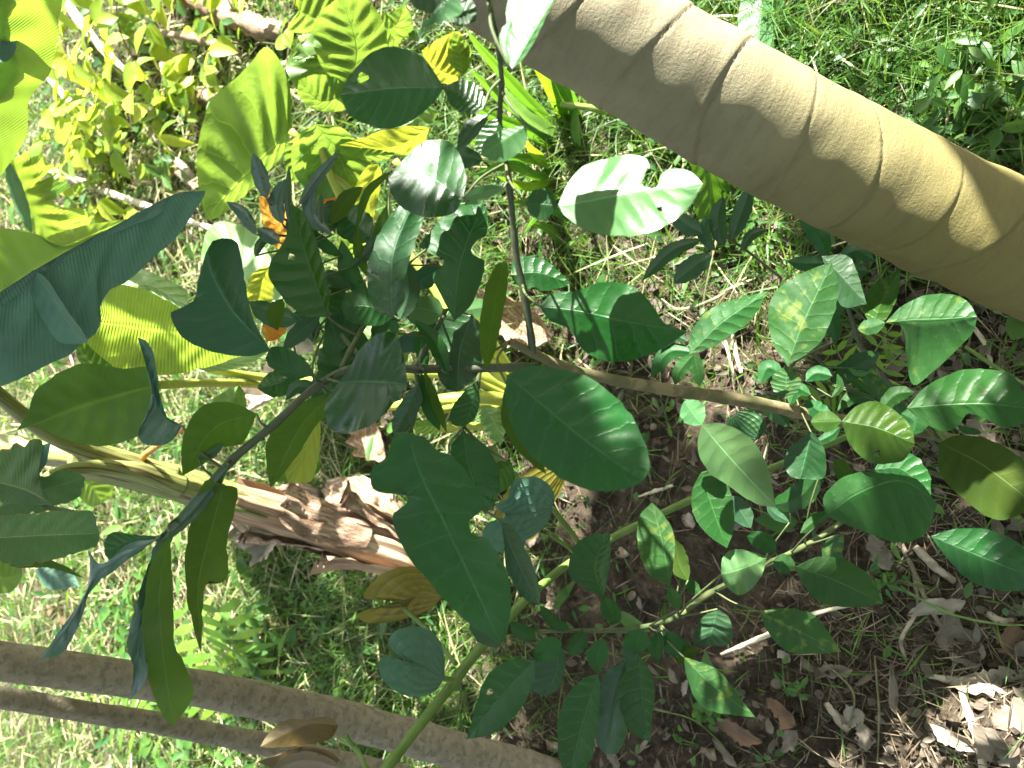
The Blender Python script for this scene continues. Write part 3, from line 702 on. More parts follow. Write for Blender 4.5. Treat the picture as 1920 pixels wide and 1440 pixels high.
S(citrus_grey, [(1370, 930), (1390, 960), (1408, 990)], w=20, d=.97)
S(citrus, [(1455, 1035), (1430, 1015), (1400, 1005)], w=18, d=1.0)
S(citrus_blue, [(1522, 808), (1512, 850), (1500, 898)], [(1545, 840), (1545, 895)], [(1480, 840), (1470, 870), (1482, 893)], d=.92, fold=.3)
S(citrus_ol, [(1565, 860), (1585, 890), (1600, 915)], w=16, d=.98)
S(citrus_sp, [(1256, 1100), (1245, 1030), (1222, 942)], [(1215, 1075), (1196, 1020), (1198, 970)], [(1262, 1060), (1265, 1010), (1245, 965)], d=.90, wing=[(1273, 1142), (1262, 1118), (1256, 1100), 13])
S(citrus_ol, [(1290, 1088), (1275, 1060), (1265, 1010)], w=18, d=.96)
S(citrus_sps, [(1275, 1085), (1295, 1098), (1315, 1115)], w=12, d=.98)
S(citrus, [(1132, 1118), (1115, 1060), (1144, 1000)], [(1100, 1105), (1070, 1082), (1068, 1050), (1085, 1015), (1115, 1003)], [(1138, 1090), (1145, 1040)], d=.88, fold=(.15, .6), wing=[(1162, 1168), (1145, 1145), (1132, 1118), 17])
S(citrus_pale, [(1352, 1078), (1395, 1065), (1438, 1046)], [(1355, 1045), (1375, 1030), (1415, 1036)], [(1362, 1100), (1390, 1116), (1425, 1085)], d=.90, g=(-.3, .1), wave=.2)
S(citrus_grey, [(1345, 1142), (1335, 1180), (1322, 1212)], [(1368, 1160), (1370, 1205)], [(1315, 1160), (1300, 1205)], d=.95)
S(citrus_sp, [(1282, 1232), (1330, 1280), (1416, 1345)], [(1310, 1240), (1345, 1255), (1385, 1305)], [(1288, 1270), (1315, 1325), (1370, 1340)], d=.93)
S(citrus_ol, [(1270, 1245), (1290, 1225), (1315, 1218)], w=10, d=.95)
S(citrus, [(1122, 1263), (1095, 1350), (1068, 1452)], [(1090, 1275), (1055, 1320), (1045, 1390), (1055, 1440)], [(1125, 1300), (1118, 1380), (1100, 1440)], d=.80, fold=(.1, .3), wing=[(1132, 1198), (1120, 1232), (1122, 1263), 19])
S(citrus_blue, [(1172, 1238), (1150, 1330), (1135, 1414)], [(1135, 1260), (1120, 1320), (1117, 1390)], [(1180, 1290), (1180, 1350), (1160, 1410)], d=.84, fold=.35)
S(citrus, [(1198, 1228), (1205, 1310), (1219, 1392)], [(1165, 1270), (1160, 1310), (1180, 1370)], [(1220, 1260), (1227, 1300), (1222, 1360)], d=.81, fold=.25, wing=[(1202, 1180), (1195, 1205), (1198, 1228), 25])
S(citrus, [(1003, 1238), (945, 1300), (875, 1386)], [(960, 1237), (915, 1265), (893, 1320), (882, 1360)], [(1002, 1270), (975, 1330), (925, 1375)], d=.80, fold=(.1, .35), holes=[(918, 1297, 6)], wing=[(1053, 1203), (1030, 1215), (1003, 1238), 22])
S(citrus_grey, [(1040, 1205), (1045, 1255), (1022, 1306)], [(1010, 1225), (995, 1290)], [(1060, 1225), (1048, 1290)], d=.87)
S(citrus_grey, [(1180, 1185), (1180, 1225), (1172, 1255)], w=13, d=.93)
for q in [[(1012, 1185), (985, 1188), (955, 1165), 15], [(1068, 1180), (1040, 1168), (1012, 1135), 12], [(1098, 1185), (1085, 1205), (1065, 1228), 17], [(1245, 1168), (1246, 1140), (1248, 1130), 5],
          [(1238, 1185), (1230, 1215), (1235, 1240), 15], [(1250, 1185), (1265, 1215), (1272, 1230), 20], [(1275, 1195), (1285, 1215), (1300, 1240), 8]]:
    S(citrus if q[3] != 5 else citrus_ol, q[:3], w=q[3], d=.955)
for q in [[(1300, 660), (1255, 660), (1220, 708), 22, citrus_grey], [(1300, 665), (1275, 695), (1265, 722), 20, citrus], [(1300, 660), (1308, 695), (1312, 725), 19, citrus], [(1290, 640), (1262, 630), (1236, 655), 15, citrus_grey],
          [(1520, 740), (1495, 730), (1480, 760), 18, citrus], [(1560, 705), (1530, 700), (1510, 715), 20, citrus], [(1640, 750), (1600, 745), (1570, 770), 18, citrus], [(1560, 780), (1535, 770), (1510, 750), 22, citrus],
          [(1470, 705), (1440, 690), (1425, 720), 22, citrus_grey], [(1560, 745), (1575, 725), (1570, 700), 10, citrus_grey], [(1530, 830), (1560, 815), (1575, 800), 14, citrus], [(1640, 690), (1610, 700), (1590, 690), 9, citrus_pale],
          [(1480, 980), (1450, 960), (1440, 935), 13, citrus_grey], [(1560, 960), (1530, 975), (1500, 1000), 16, citrus_sps], [(1640, 745), (1610, 720), (1580, 700), 10, citrus_grey]]:
    S(q[4] if q[3] % 2 else citrus_sps, q[:3], w=q[3] * .72, d=1.02, fold=.25)
for q in [[(1560, 720), (1600, 690), (1650, 660), 22], [(1700, 780), (1650, 730), (1610, 690), 17], [(1480, 800), (1440, 760), (1390, 760), 20], [(1540, 880), (1500, 930), (1440, 950), 24],
          [(1580, 1000), (1560, 1040), (1590, 1080), 20], [(1570, 640), (1560, 590), (1590, 560), 18]]:
    S([citrus_sps, citrus, citrus_sp][int(q[3]) % 3], q[:3], w=q[3], d=1.06, fold=.2, g=(-.7, .35))
S(citrus_ol, [(1760, 830), (1840, 870), (1945, 950)], [(1800, 815), (1880, 835), (1930, 880)], [(1760, 880), (1800, 930), (1870, 975)], d=1.12, fold=.1)

# denser inner leaves of the main sapling
rf = np.random.RandomState(5)
for (x0, y0) in [(560, 600), (620, 520), (650, 700), (700, 450), (720, 650), (600, 450), (770, 420), (820, 640), (690, 560), (640, 380), (880, 440), (760, 560), (560, 690), (905, 300), (780, 350), (620, 640), (830, 500), (750, 750), (850, 860)]:
    an = rf.uniform(2.0, 5.2); L_ = rf.uniform(55, 110)
    e = (x0 + L_ * math.cos(an), y0 - L_ * math.sin(an) * .8)
    mm = ((x0 + e[0]) / 2 + rf.uniform(-8, 8), (y0 + e[1]) / 2 + rf.uniform(-8, 8))
    LS(sap, [citrus, citrus, citrus_grey, citrus_b][rf.randint(4)], [(x0, y0), mm, e], w=L_ * rf.uniform(.2, .34), d=rf.uniform(.88, .98), g=(rf.uniform(-.5, .2), rf.uniform(-.4, .3)), fold=rf.uniform(.1, .5), wave=.12)
def stalks(par, key, lim):
    pts = np.vstack(BR[key])
    for o, pp, b in list(REC.values()):
        if pp is not par: continue
        k = np.argmin(np.linalg.norm(pts - b, axis=1)); q = pts[k]; dd = np.linalg.norm(q - b)
        if .006 < dd < lim:
            tube('leaf_stalk', [q, (q + b) / 2 + np.array([0, 0, .12 * dd]), b], [.0016, .0012, .0011], bark_green, o, nl=10, nr=6)
stalks(sap, 'a', .16); stalks(sb, 'b', .14)

# ---------------------------------------------------------------- small citrus seedlings up in the middle
sc_ = thing('citrus_seedling', 'small dull green citrus seedling between the big trunk and the sunlit bitten leaf', 'seedling', onG(1470, 525))
tube('stem', [onG(1470, 525, -.01), P(1400, 470, 1.32), P(1370, 450, 1.24), P(1340, 430, 1.2)], [.003, .002], bark_green, sc_, nl=30, nr=7)
for q in [[(1315, 450), (1260, 470), (1204, 526), 14], [(1335, 478), (1300, 500), (1262, 532), 20], [(1358, 462), (1345, 415), (1355, 368), 17], [(1372, 450), (1390, 400), (1411, 343), 17],
          [(1318, 438), (1285, 420), (1255, 398), 18], [(1390, 470), (1410, 440), (1440, 430), 10], [(1340, 470), (1320, 440), (1325, 405), 12]]:
    LS(sc_, citrus_grey, q[:3], w=q[3], d=1.2, g=(-.4, 0), fold=.2)
sd_ = thing('citrus_seedling', 'small citrus seedling close under the lower edge of the big trunk', 'seedling', onG(1600, 560))
tube('stem', [onG(1600, 560, -.01), P(1580, 520, 1.25), P(1565, 490, 1.18)], [.003, .002], bark_green, sd_, nl=30, nr=7)
for q in [[(1552, 482), (1530, 430), (1498, 384), 22], [(1560, 492), (1520, 495), (1476, 490), 16], [(1575, 488), (1605, 470), (1640, 490), 17], [(1580, 500), (1600, 505), (1630, 510), 14], [(1560, 500), (1540, 520), (1510, 530), 12]]:
    LS(sd_, citrus, q[:3], w=q[3], d=1.17, g=(-.4, 0), fold=.2)

# ---------------------------------------------------------------- yam vine
vn = thing('yam_vine', 'green climbing vine with heart-shaped ribbed blue-green leaves and angular stem', 'vine', onG(1960, 1040))
VN = [onG(1960, 1040, .02)] + PL([(1920, 985, 1.27), (1840, 895, 1.20), (1770, 820, 1.16), (1735, 790, 1.17), (1660, 795, 1.18), (1580, 822, 1.17), (1440, 880, 1.14), (1290, 940, 1.10), (1150, 1008, 1.06), (1060, 1062, 1.03), (985, 1125, .98), (900, 1215, .93), (850, 1280, .89), (790, 1355, .85), (722, 1445, .80), (650, 1540, .75)])
tube('stem', VN, [.0062, .006, .0055, .004, .0036, .0036, .004, .0042, .0044, .0046, .0048, .005, .0055, .0055, .005, .005, .005], vine_mat, vn, nl=160, nr=8,
     disp=lambda L, th, r: .0008 * np.abs(np.cos(th * 2)) + .001 * (vnoise(L * 50, th) - .5))
def yamleaf(mat, c, tip, lobeA, A, lobeB, B, d, **kw):
    return LS(vn, mat, [c, ((c[0] + tip[0]) / 2, (c[1] + tip[1]) / 2), tip], lobeA + A, lobeB + B, d=d, NU=48, NV=10, **kw)
# ribbed leaf with two lobes, lower middle
LS(vn, yam, [(768, 1240), (800, 1252), (834, 1272)], [(752, 1232), (738, 1222), (728, 1210), (733, 1190), (755, 1177), (790, 1176), (818, 1192), (832, 1225)], [(760, 1252), (740, 1240), (722, 1228), (710, 1245), (718, 1275), (745, 1298), (780, 1307), (815, 1296)], d=.86, g=(-.2, 0), fold=(-.15, -.15), NU=50, NV=12, wave=.06)
LS(vn, yam, [(948, 965), (990, 962), (1036, 952)], [(935, 955), (930, 945), (950, 935), (962, 905), (995, 893), (1025, 905), (1040, 930)], [(940, 975), (915, 980), (905, 1005), (920, 1035), (955, 1030), (1000, 1005), (1030, 975)], d=.90, g=(-.2, 0), fold=(-.15, -.15), NU=50, NV=12)
LS(vn, yam_y, [(757, 1138), (790, 1110), (830, 1118)], [(740, 1128), (715, 1125), (682, 1120), (700, 1090), (740, 1066), (790, 1064), (820, 1085)], [(735, 1142), (700, 1140), (670, 1155), (685, 1167), (720, 1168), (770, 1158), (810, 1140)], d=1.0, g=(.1, .5), NU=50, NV=12)
LS(vn, yam_y, [(960, 1010), (990, 960), (1055, 880)], [(930, 960), (980, 890), (1030, 870)], [(1000, 1010), (1035, 950), (1058, 905)], d=.97, g=(0, .3))
LS(vn, yam_g, [(1375, 778), (1400, 802), (1425, 822)], [(1392, 768), (1425, 778), (1437, 800)], [(1362, 790), (1368, 818), (1400, 832)], d=1.05, g=(-.3, 0), fold=-.1)
LS(vn, yam_r, [(635, 1360), (580, 1358), (488, 1400)], [(620, 1385), (560, 1398), (510, 1402)], [(620, 1345), (580, 1348), (530, 1352), (500, 1380)], d=1.05, g=(0, -.2))
LS(vn, yam_r, [(638, 1425), (575, 1400), (482, 1428)], [(620, 1440), (560, 1445), (510, 1440)], [(620, 1410), (580, 1400), (520, 1415)], d=1.0, g=(0, -.3))
LS(vn, yam_r, [(640, 1440), (570, 1425), (500, 1450)], w=16, d=.98, g=(0, .4))
for pts, r_ in [([(834, 1272, .87), (850, 1275, .88)], .003), ([(1036, 953, .93), (1080, 1010, 1.0), (1095, 1035, 1.04)], .0035), ([(757, 1140, 1.0), (800, 1180, .98), (855, 1245, .92)], .003), ([(1030, 1000, .95), (1065, 1025, 1.0), (1085, 1045, 1.03)], .003),
                ([(635, 1385, 1.05), (665, 1402, 1.0), (690, 1445, .9)], .003), ([(648, 1378, 1.0), (655, 1390, 1.0), (668, 1404, 1.0)], .003)]:
    tube('tendril', PL(pts), [r_, r_], vine_mat, vn, nl=20, nr=7)

# ---------------------------------------------------------------- banana plant (left)
bn = thing('banana_plant', 'banana plant with green and brown stem, sunlit torn leaves at the left', 'banana plant', onG(790, 1062))
bst = [onG(800, 1066, -.05)] + PL([(760, 1040, 2.10), (640, 1000, 2.0), (520, 965, 1.9), (430, 938, 1.82), (330, 905, 1.73), (240, 882, 1.66), (130, 860, 1.60)])
def pdisp(L, th, r): return .004 * (vnoise(L * 4, th * 2.5, 2) - .5) + .002 * np.sin(th * 9 + L * 3) + .004 * (vnoise(L * 18, th * 5, 8) - .5)
tube('lower_stem', bst[:5], [.058, .055, .050, .045, .040], pseudo_dry, bn, nl=120, nr=40, disp=lambda L, th, r: pdisp(L, th, r) * 1.9)
tube('upper_stem', bst[3:], [.040, .040, .038, .036, .030], pseudo, bn, nl=100, nr=30, disp=pdisp)
tube('leaf_stalk', PL([(330, 895, 1.70), (240, 868, 1.64), (150, 838, 1.56), (80, 805, 1.48), (0, 742, 1.40), (-80, 660, 1.30)]), [.022, .024, .020, .016, .013, .011], petiole if False else pseudo, bn, nl=60, nr=16)
tube('leaf_stalk', PL([(340, 912, 1.70), (260, 885, 1.62), (190, 876, 1.56), (130, 880, 1.50), (88, 894, 1.45)]), [.024, .02, .015, .012, .009], pseudo, bn, nl=50, nr=14)
tube('leaf_stalk', PL([(300, 900, 1.75), (180, 860, 1.78), (60, 845, 1.8), (-40, 830, 1.8)]), [.028, .034, .03, .026], pseudo, bn, nl=50, nr=18)
tube('dry_leaf_stalk', PL([(268, 868, 1.66), (270, 855, 1.64), (290, 840, 1.6), (325, 815, 1.55), (345, 805, 1.5)]), [.007, .006, .005, .004], plain_mat('orange_stalk', (.50, .22, .05), (.38, .15, .04), .6, 30), bn, nl=40, nr=8)
for k_, (u0, L_, th_, w_, lift) in enumerate([(.06, .45, .4, .05, .030), (.25, .4, 2.1, .05, .028), (.10, .5, 3.4, .045, .035), (.45, .4, 5.0, .05, .030), (.55, .4, 1.2, .045, .035), (.3, .3, 5.8, .03, .05), (.02, .25, 4.4, .04, .045), (.6, .3, 3.0, .035, .03)]):
    c_ = cr(bst[:5], 60); t_, a_, b_ = frames(c_)
    n1_ = 26; n2_ = 9; Vv = []
    for i_ in range(n1_):
        f_ = i_ / (n1_ - 1); kk = min(59, int((u0 + L_ * f_) * 59)); rr_ = np.interp(kk / 59, [0, 1], [.062, .045])
        for j_ in range(n2_):
            v_ = j_ / (n2_ - 1) - .5
            an_ = th_ + v_ * 2 * w_ / rr_ * (1 - .5 * f_ ** 2) + .25 * (vnoise(f_ * 6, k_ * 3.1) - .5)
            lf = rr_ + .003 + lift * (f_ ** 2.5) * (1.2 + math.sin(j_ * 2.1 + k_)) * .6 + .012 * (vnoise(f_ * 9 + k_, v_ * 5 + 3) - .3) + lift * abs(v_) * f_
            Vv.append(c_[kk] + t_[kk] * ((u0 + L_ * f_) * 59 - kk) * .012 + lf * (math.cos(an_) * a_[kk] + math.sin(an_) * b_[kk]))
    i_ = np.arange(n1_ - 1)[:, None] * n2_; j_ = np.arange(n2_ - 1)[None, :]
    Ff = np.stack([i_ + j_, i_ + j_ + 1, i_ + n2_ + j_ + 1, i_ + n2_ + j_], -1).reshape(-1, 4)
    uv_ = np.stack([np.repeat(np.linspace(0, .4, n1_), n2_), np.tile(np.linspace(0, .3, n2_), n1_)], -1)
    mesh('peeling_sheath', Vv, Ff, [pseudo_dry, deadwood][k_ % 2], bn, uv_)
def BL(mat, mid, A=None, B=None, **kw):
    kw.setdefault('NU', 60); kw.setdefault('NV', 12)
    return LS(bn, mat, mid, A, B, name='leaf', **kw)
# bright band at the top left
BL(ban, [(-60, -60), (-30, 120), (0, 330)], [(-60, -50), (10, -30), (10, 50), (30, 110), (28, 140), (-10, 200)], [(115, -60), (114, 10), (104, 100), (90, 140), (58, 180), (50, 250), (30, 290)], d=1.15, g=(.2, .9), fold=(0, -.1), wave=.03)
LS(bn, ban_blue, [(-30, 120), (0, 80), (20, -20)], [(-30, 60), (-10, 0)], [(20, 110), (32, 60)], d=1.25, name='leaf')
# big blade in the shade-tinted blue-green
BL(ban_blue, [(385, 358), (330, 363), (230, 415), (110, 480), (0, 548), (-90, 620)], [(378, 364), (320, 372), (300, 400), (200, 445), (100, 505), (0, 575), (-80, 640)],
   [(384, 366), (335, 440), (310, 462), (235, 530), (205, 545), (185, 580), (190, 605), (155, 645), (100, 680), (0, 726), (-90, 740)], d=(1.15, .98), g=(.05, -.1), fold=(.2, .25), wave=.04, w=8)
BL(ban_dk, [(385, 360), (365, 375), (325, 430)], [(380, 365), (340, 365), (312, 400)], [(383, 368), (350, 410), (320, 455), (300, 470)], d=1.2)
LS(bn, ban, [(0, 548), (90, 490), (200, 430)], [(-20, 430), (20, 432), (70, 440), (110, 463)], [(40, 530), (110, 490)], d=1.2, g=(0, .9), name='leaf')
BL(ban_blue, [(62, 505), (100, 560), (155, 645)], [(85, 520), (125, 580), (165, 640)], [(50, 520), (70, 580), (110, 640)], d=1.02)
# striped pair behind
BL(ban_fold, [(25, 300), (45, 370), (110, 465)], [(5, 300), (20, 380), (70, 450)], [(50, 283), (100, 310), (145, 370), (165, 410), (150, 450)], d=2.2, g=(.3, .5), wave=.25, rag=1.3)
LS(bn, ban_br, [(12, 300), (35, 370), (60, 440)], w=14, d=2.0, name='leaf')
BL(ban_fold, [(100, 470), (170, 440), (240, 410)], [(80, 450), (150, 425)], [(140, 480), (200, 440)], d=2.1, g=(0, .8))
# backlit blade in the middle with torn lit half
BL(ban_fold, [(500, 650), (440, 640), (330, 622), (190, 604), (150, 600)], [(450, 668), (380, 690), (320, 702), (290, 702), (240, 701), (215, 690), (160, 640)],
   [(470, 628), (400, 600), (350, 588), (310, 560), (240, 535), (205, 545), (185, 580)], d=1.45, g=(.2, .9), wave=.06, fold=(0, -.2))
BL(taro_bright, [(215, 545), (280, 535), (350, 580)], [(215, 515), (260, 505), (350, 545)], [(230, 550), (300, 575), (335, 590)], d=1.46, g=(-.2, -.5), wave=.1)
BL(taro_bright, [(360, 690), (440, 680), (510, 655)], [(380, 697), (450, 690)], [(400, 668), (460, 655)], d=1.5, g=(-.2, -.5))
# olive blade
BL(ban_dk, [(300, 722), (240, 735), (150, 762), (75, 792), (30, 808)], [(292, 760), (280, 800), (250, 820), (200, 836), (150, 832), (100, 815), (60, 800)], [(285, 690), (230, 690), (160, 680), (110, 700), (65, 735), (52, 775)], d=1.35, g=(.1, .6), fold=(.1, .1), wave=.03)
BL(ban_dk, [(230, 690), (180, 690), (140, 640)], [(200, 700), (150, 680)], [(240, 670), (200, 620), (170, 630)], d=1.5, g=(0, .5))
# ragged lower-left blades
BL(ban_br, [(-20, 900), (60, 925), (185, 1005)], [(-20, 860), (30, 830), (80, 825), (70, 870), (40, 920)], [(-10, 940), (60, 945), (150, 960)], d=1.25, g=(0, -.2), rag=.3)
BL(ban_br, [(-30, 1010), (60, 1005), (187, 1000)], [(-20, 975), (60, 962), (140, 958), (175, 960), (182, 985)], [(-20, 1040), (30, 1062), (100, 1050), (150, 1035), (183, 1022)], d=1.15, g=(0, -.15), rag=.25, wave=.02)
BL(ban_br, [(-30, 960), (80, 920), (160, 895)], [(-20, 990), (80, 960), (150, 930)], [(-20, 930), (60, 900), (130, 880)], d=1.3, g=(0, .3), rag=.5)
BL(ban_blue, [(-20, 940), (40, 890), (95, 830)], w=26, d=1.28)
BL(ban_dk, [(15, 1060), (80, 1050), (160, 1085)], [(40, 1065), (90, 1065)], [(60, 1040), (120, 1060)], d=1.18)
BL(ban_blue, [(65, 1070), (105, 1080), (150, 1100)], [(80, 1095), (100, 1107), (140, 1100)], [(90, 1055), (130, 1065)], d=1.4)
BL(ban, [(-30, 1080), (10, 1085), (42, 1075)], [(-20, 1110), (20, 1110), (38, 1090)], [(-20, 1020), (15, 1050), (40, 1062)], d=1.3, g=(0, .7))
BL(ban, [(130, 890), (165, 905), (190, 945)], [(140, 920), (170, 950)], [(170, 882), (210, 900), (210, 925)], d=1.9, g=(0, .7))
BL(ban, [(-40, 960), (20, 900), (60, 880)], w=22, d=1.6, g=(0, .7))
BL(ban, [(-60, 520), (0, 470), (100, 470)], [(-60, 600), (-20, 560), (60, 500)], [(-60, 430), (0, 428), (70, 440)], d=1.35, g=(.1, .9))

# ---------------------------------------------------------------- yellow stalked clump behind the stem
yc = thing('taro_plant', 'taro clump with yellow-green stalks bunched beside the dry banana stem', 'plant', onG(1010, 770))
for pts in [[(1010, 770, 0), (900, 745, 1.65), (700, 760, 1.75), (530, 725, 1.85), (400, 718, 1.6), (300, 722, 1.37)], [(1010, 768, 0), (850, 700, 1.7), (600, 715, 1.85), (470, 705, 1.75), (340, 680, 1.55)],
            [(1000, 775, 0), (960, 750, 1.75), (900, 720, 1.65), (850, 700, 1.6)], [(1005, 772, 0), (950, 770, 1.75), (890, 760, 1.68), (820, 770, 1.6)],
            [(1000, 778, 0), (950, 800, 1.75), (880, 800, 1.7), (800, 805, 1.65)], [(1000, 770, 0), (900, 700, 1.7), (700, 480, 1.8), (620, 330, 1.75), (590, 240, 1.7)],
            [(1005, 765, 0), (880, 640, 1.8), (800, 520, 1.8), (700, 400, 1.8), (545, 245, 1.75)], [(995, 760, 0), (900, 600, 1.8), (850, 450, 1.75), (740, 300, 1.7)]]:
    q = [onG(*pts[0][:2], -.02)] + PL(pts[1:])
    tube('stalk', q, [.017, .014, .011, .009, .008], petiole_y, yc, nl=60, nr=12)
def TL(mat, mid, A=None, B=None, **kw):
    kw.setdefault('NU', 44); kw.setdefault('NV', 10); kw.setdefault('wave', .1); kw.setdefault('quilt', .045)
    return LS(yc, mat, mid, A, B, **kw)
TL(taro, [(548, 242), (470, 320), (385, 408)], [(540, 150), (500, 88), (455, 135), (425, 160), (390, 195), (370, 290), (372, 350)], [(530, 290), (480, 345), (420, 400), (395, 412)], d=1.85, g=(.25, .75), wave=.06)
TL(taro_bright, [(650, 190), (620, 110), (545, 115)], [(600, 200), (560, 170), (537, 125), (560, 70)], [(700, 150), (680, 60), (640, 20), (600, 45)], d=1.9, g=(.1, .3))
TL(taro, [(655, 170), (670, 90), (640, -10)], [(600, 120), (590, 40)], [(715, 130), (725, 60), (690, 0)], d=1.86, g=(.1, .7))
TL(taro, [(650, 180), (600, 190), (560, 150)], [(650, 205), (600, 207), (560, 180)], [(640, 150), (590, 140)], d=1.85, g=(0, .9))
TL(taro_y, [(858, 145), (820, 130), (790, 95)], [(860, 160), (820, 150), (800, 120)], [(880, 100), (860, 60), (820, 75)], d=1.7, g=(0, .9))
TL(taro, [(868, 140), (860, 90), (852, 60)], w=22, d=1.68, g=(.3, .6))
TL(taro_y, [(805, 240), (740, 275), (635, 272)], [(790, 285), (770, 290), (700, 280)], [(800, 238), (740, 238), (680, 258)], d=1.55, g=(.1, .9))
TL(taro, [(640, 260), (660, 290), (740, 290)], [(620, 285), (650, 300), (720, 300)], [(680, 262), (740, 275)], d=1.7, g=(.1, .9))
TL(taro_bright, [(800, 190), (770, 230), (700, 245)], [(820, 215), (790, 240)], [(790, 200), (730, 225)], d=1.6, g=(0, .2))
TL(taro, [(610, 240), (600, 320), (640, 380)], [(560, 250), (545, 300), (560, 340), (600, 375)], [(640, 270), (650, 340), (655, 360)], d=1.7, g=(.3, .8), wave=.2)
TL(taro, [(592, 232), (640, 300), (672, 395)], [(640, 240), (690, 290), (700, 350)], [(560, 260), (580, 340), (620, 385)], d=1.66, g=(.3, .85), wave=.2)
TL(taro, [(600, 235), (560, 290), (540, 340)], [(575, 240), (535, 280)], [(610, 280), (585, 340)], d=1.72, g=(.2, .8))
TL(taro_y, [(710, 308), (690, 360), (665, 490)], [(690, 310), (665, 355), (650, 420)], [(716, 325), (705, 390), (690, 440)], d=1.55, g=(.3, .6), wave=.15)
TL(taro, [(640, 500), (655, 460), (680, 400)], w=24, d=1.5, g=(.2, .8))
TL(taro, [(560, 20), (610, 40), (680, 20)], [(560, 0), (620, -20), (690, -10)], [(540, 55), (600, 60), (660, 40)], d=2.2, g=(0, .8))
TL(taro, [(680, 60), (740, 50), (760, 10)], w=34, d=2.1, g=(0, .8))
TL(taro, [(760, 130), (720, 80), (700, 30)], w=20, d=1.9, g=(.2, .7))
TL(taro_o, [(545, 460), (515, 420), (485, 370)], [(530, 470), (505, 450), (490, 400)], [(555, 430), (535, 390), (505, 365)], d=1.4, g=(-.2, .3), wave=.3)
TL(taro_o, [(580, 440), (600, 400), (635, 370)], w=17, d=1.4, g=(-.2, .3), wave=.3)
TL(taro_o, [(500, 640), (520, 610), (545, 590)], w=20, d=1.35, g=(-.1, .2), wave=.3)
TL(taro_y, [(505, 500), (490, 530), (480, 600)], w=26, d=1.6, g=(.1, .7))
TL(taro_bright, [(540, 600), (470, 540), (400, 420)], [(440, 600), (380, 500), (385, 440)], [(520, 520), (480, 440), (420, 415)], d=2.0, g=(-.5, -.4), wave=.05)
TL(taro_bright, [(905, 760), (925, 790), (938, 830)], w=22, d=1.2, g=(-.3, -.3), wave=.2)
TL(taro, [(840, 790), (800, 800), (765, 795)], w=14, d=1.3, g=(-.1, .6))
TL(taro, [(770, 640), (720, 640), (690, 690)], [(720, 610), (685, 650)], [(760, 680), (720, 700)], d=1.4, g=(-.2, -.2))
TL(taro_bright, [(740, 700), (700, 640), (680, 560)], w=30, d=1.5, g=(-.4, -.3))
TL(taro, [(900, 880), (940, 895), (975, 890)], w=22, d=1.3, g=(-.3, .2))
TL(ban_dk, [(580, 900), (560, 860), (590, 810)], [(520, 900), (535, 850)], [(600, 880), (595, 830)], d=1.5, g=(0, .5))
TL(taro_bright, [(400, 760), (430, 750), (452, 722)], [(410, 770), (440, 765)], [(400, 748), (430, 730)], d=1.4, g=(-.2, -.4))
TL(taro, [(440, 790), (450, 750), (448, 722)], w=12, d=1.4, g=(.1, .5))

# a hanging banana leaf under the trunk
hb = thing('banana_sucker', 'drooping green banana leaf with orange stalk end hanging under the thick trunk', 'banana plant', onG(1275, 260))
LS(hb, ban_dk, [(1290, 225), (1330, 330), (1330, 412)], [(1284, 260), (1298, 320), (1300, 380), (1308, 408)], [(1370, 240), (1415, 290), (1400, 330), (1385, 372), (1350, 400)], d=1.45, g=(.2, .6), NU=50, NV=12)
LS(hb, taro_o, [(1243, 232), (1270, 240), (1288, 285)], [(1240, 225), (1270, 215), (1290, 235)], [(1255, 245), (1275, 265)], d=1.5, g=(-.2, .1), wave=.2)
tube('leaf_stalk', [onG(1275, 262), *PL([(1285, 250, 1.55), (1300, 235, 1.48), (1340, 240, 1.44)])], [.006, .005, .005], petiole, hb, nl=20, nr=8)
tube('leaf_stalk', PL([(1052, 195, 1.7), (1120, 205, 1.72), (1180, 222, 1.75), (1240, 235, 1.72)]), [.006, .008, .008, .006], petiole, hb, nl=30, nr=8)
hp = thing('banana_sucker', 'pale banana leaf blade poking out above the thick trunk', 'banana plant', onG(1395, 70))
LS(hp, citrus_pale, [(1448, -60), (1430, 0), (1420, 95)], [(1400, -60), (1388, 10), (1384, 50), (1395, 80)], [(1500, -60), (1478, 10), (1455, 60), (1440, 100)], d=1.5, g=(-.1, -.2), NU=40, NV=10)
tube('leaf_stalk', [onG(1395, 70), P(1410, 85, 1.7), P(1420, 93, 1.5)], [.005, .004], petiole, hp, nl=14, nr=8)

# ---------------------------------------------------------------- strap-leaved plant
sp = thing('strap_leaf_plant', 'clump of long narrow strap leaves fanning out beside the thick trunk', 'plant', onG(1100, 312))
for q in [[(1105, 305), (1060, 200), (1035, 100), (1000, 20), 15, strap], [(1095, 300), (1040, 180), (985, 60), (975, 10), 13, strap_y], [(1112, 305), (1075, 200), (1040, 130), (1020, 70), 12, strap],
          [(1095, 305), (1020, 240), (950, 190), (880, 130), 14, strap], [(1090, 310), (1000, 250), (930, 220), (850, 180), 12, strap], [(1090, 308), (1030, 250), (975, 210), (930, 150), 15, citrus_pale],
          [(1100, 320), (1010, 300), (930, 290), (860, 250), 10, strap], [(1100, 300), (1000, 200), (900, 90), (870, 50), 12, strap], [(1085, 315), (1040, 340), (990, 350), (930, 330), 9, strap_y],
          [(1100, 320), (1150, 300), (1190, 290), (1210, 285), 6, strap_y], [(1060, 330), (1030, 310), (1000, 285), (985, 262), 10, strap_y], [(1090, 320), (1010, 330), (960, 310), (880, 330), 10, strap],
          [(1100, 320), (1050, 360), (1010, 400), (980, 440), 7, strap_y], [(1090, 322), (1020, 360), (980, 380), (930, 380), 8, strap]]:
    b0 = q[0]
    LS(sp, q[5], list(q[:4]), w=q[4], d=(1.98, 1.55), g=(0, .2), fold=.4, wave=.02, NU=40, NV=4)
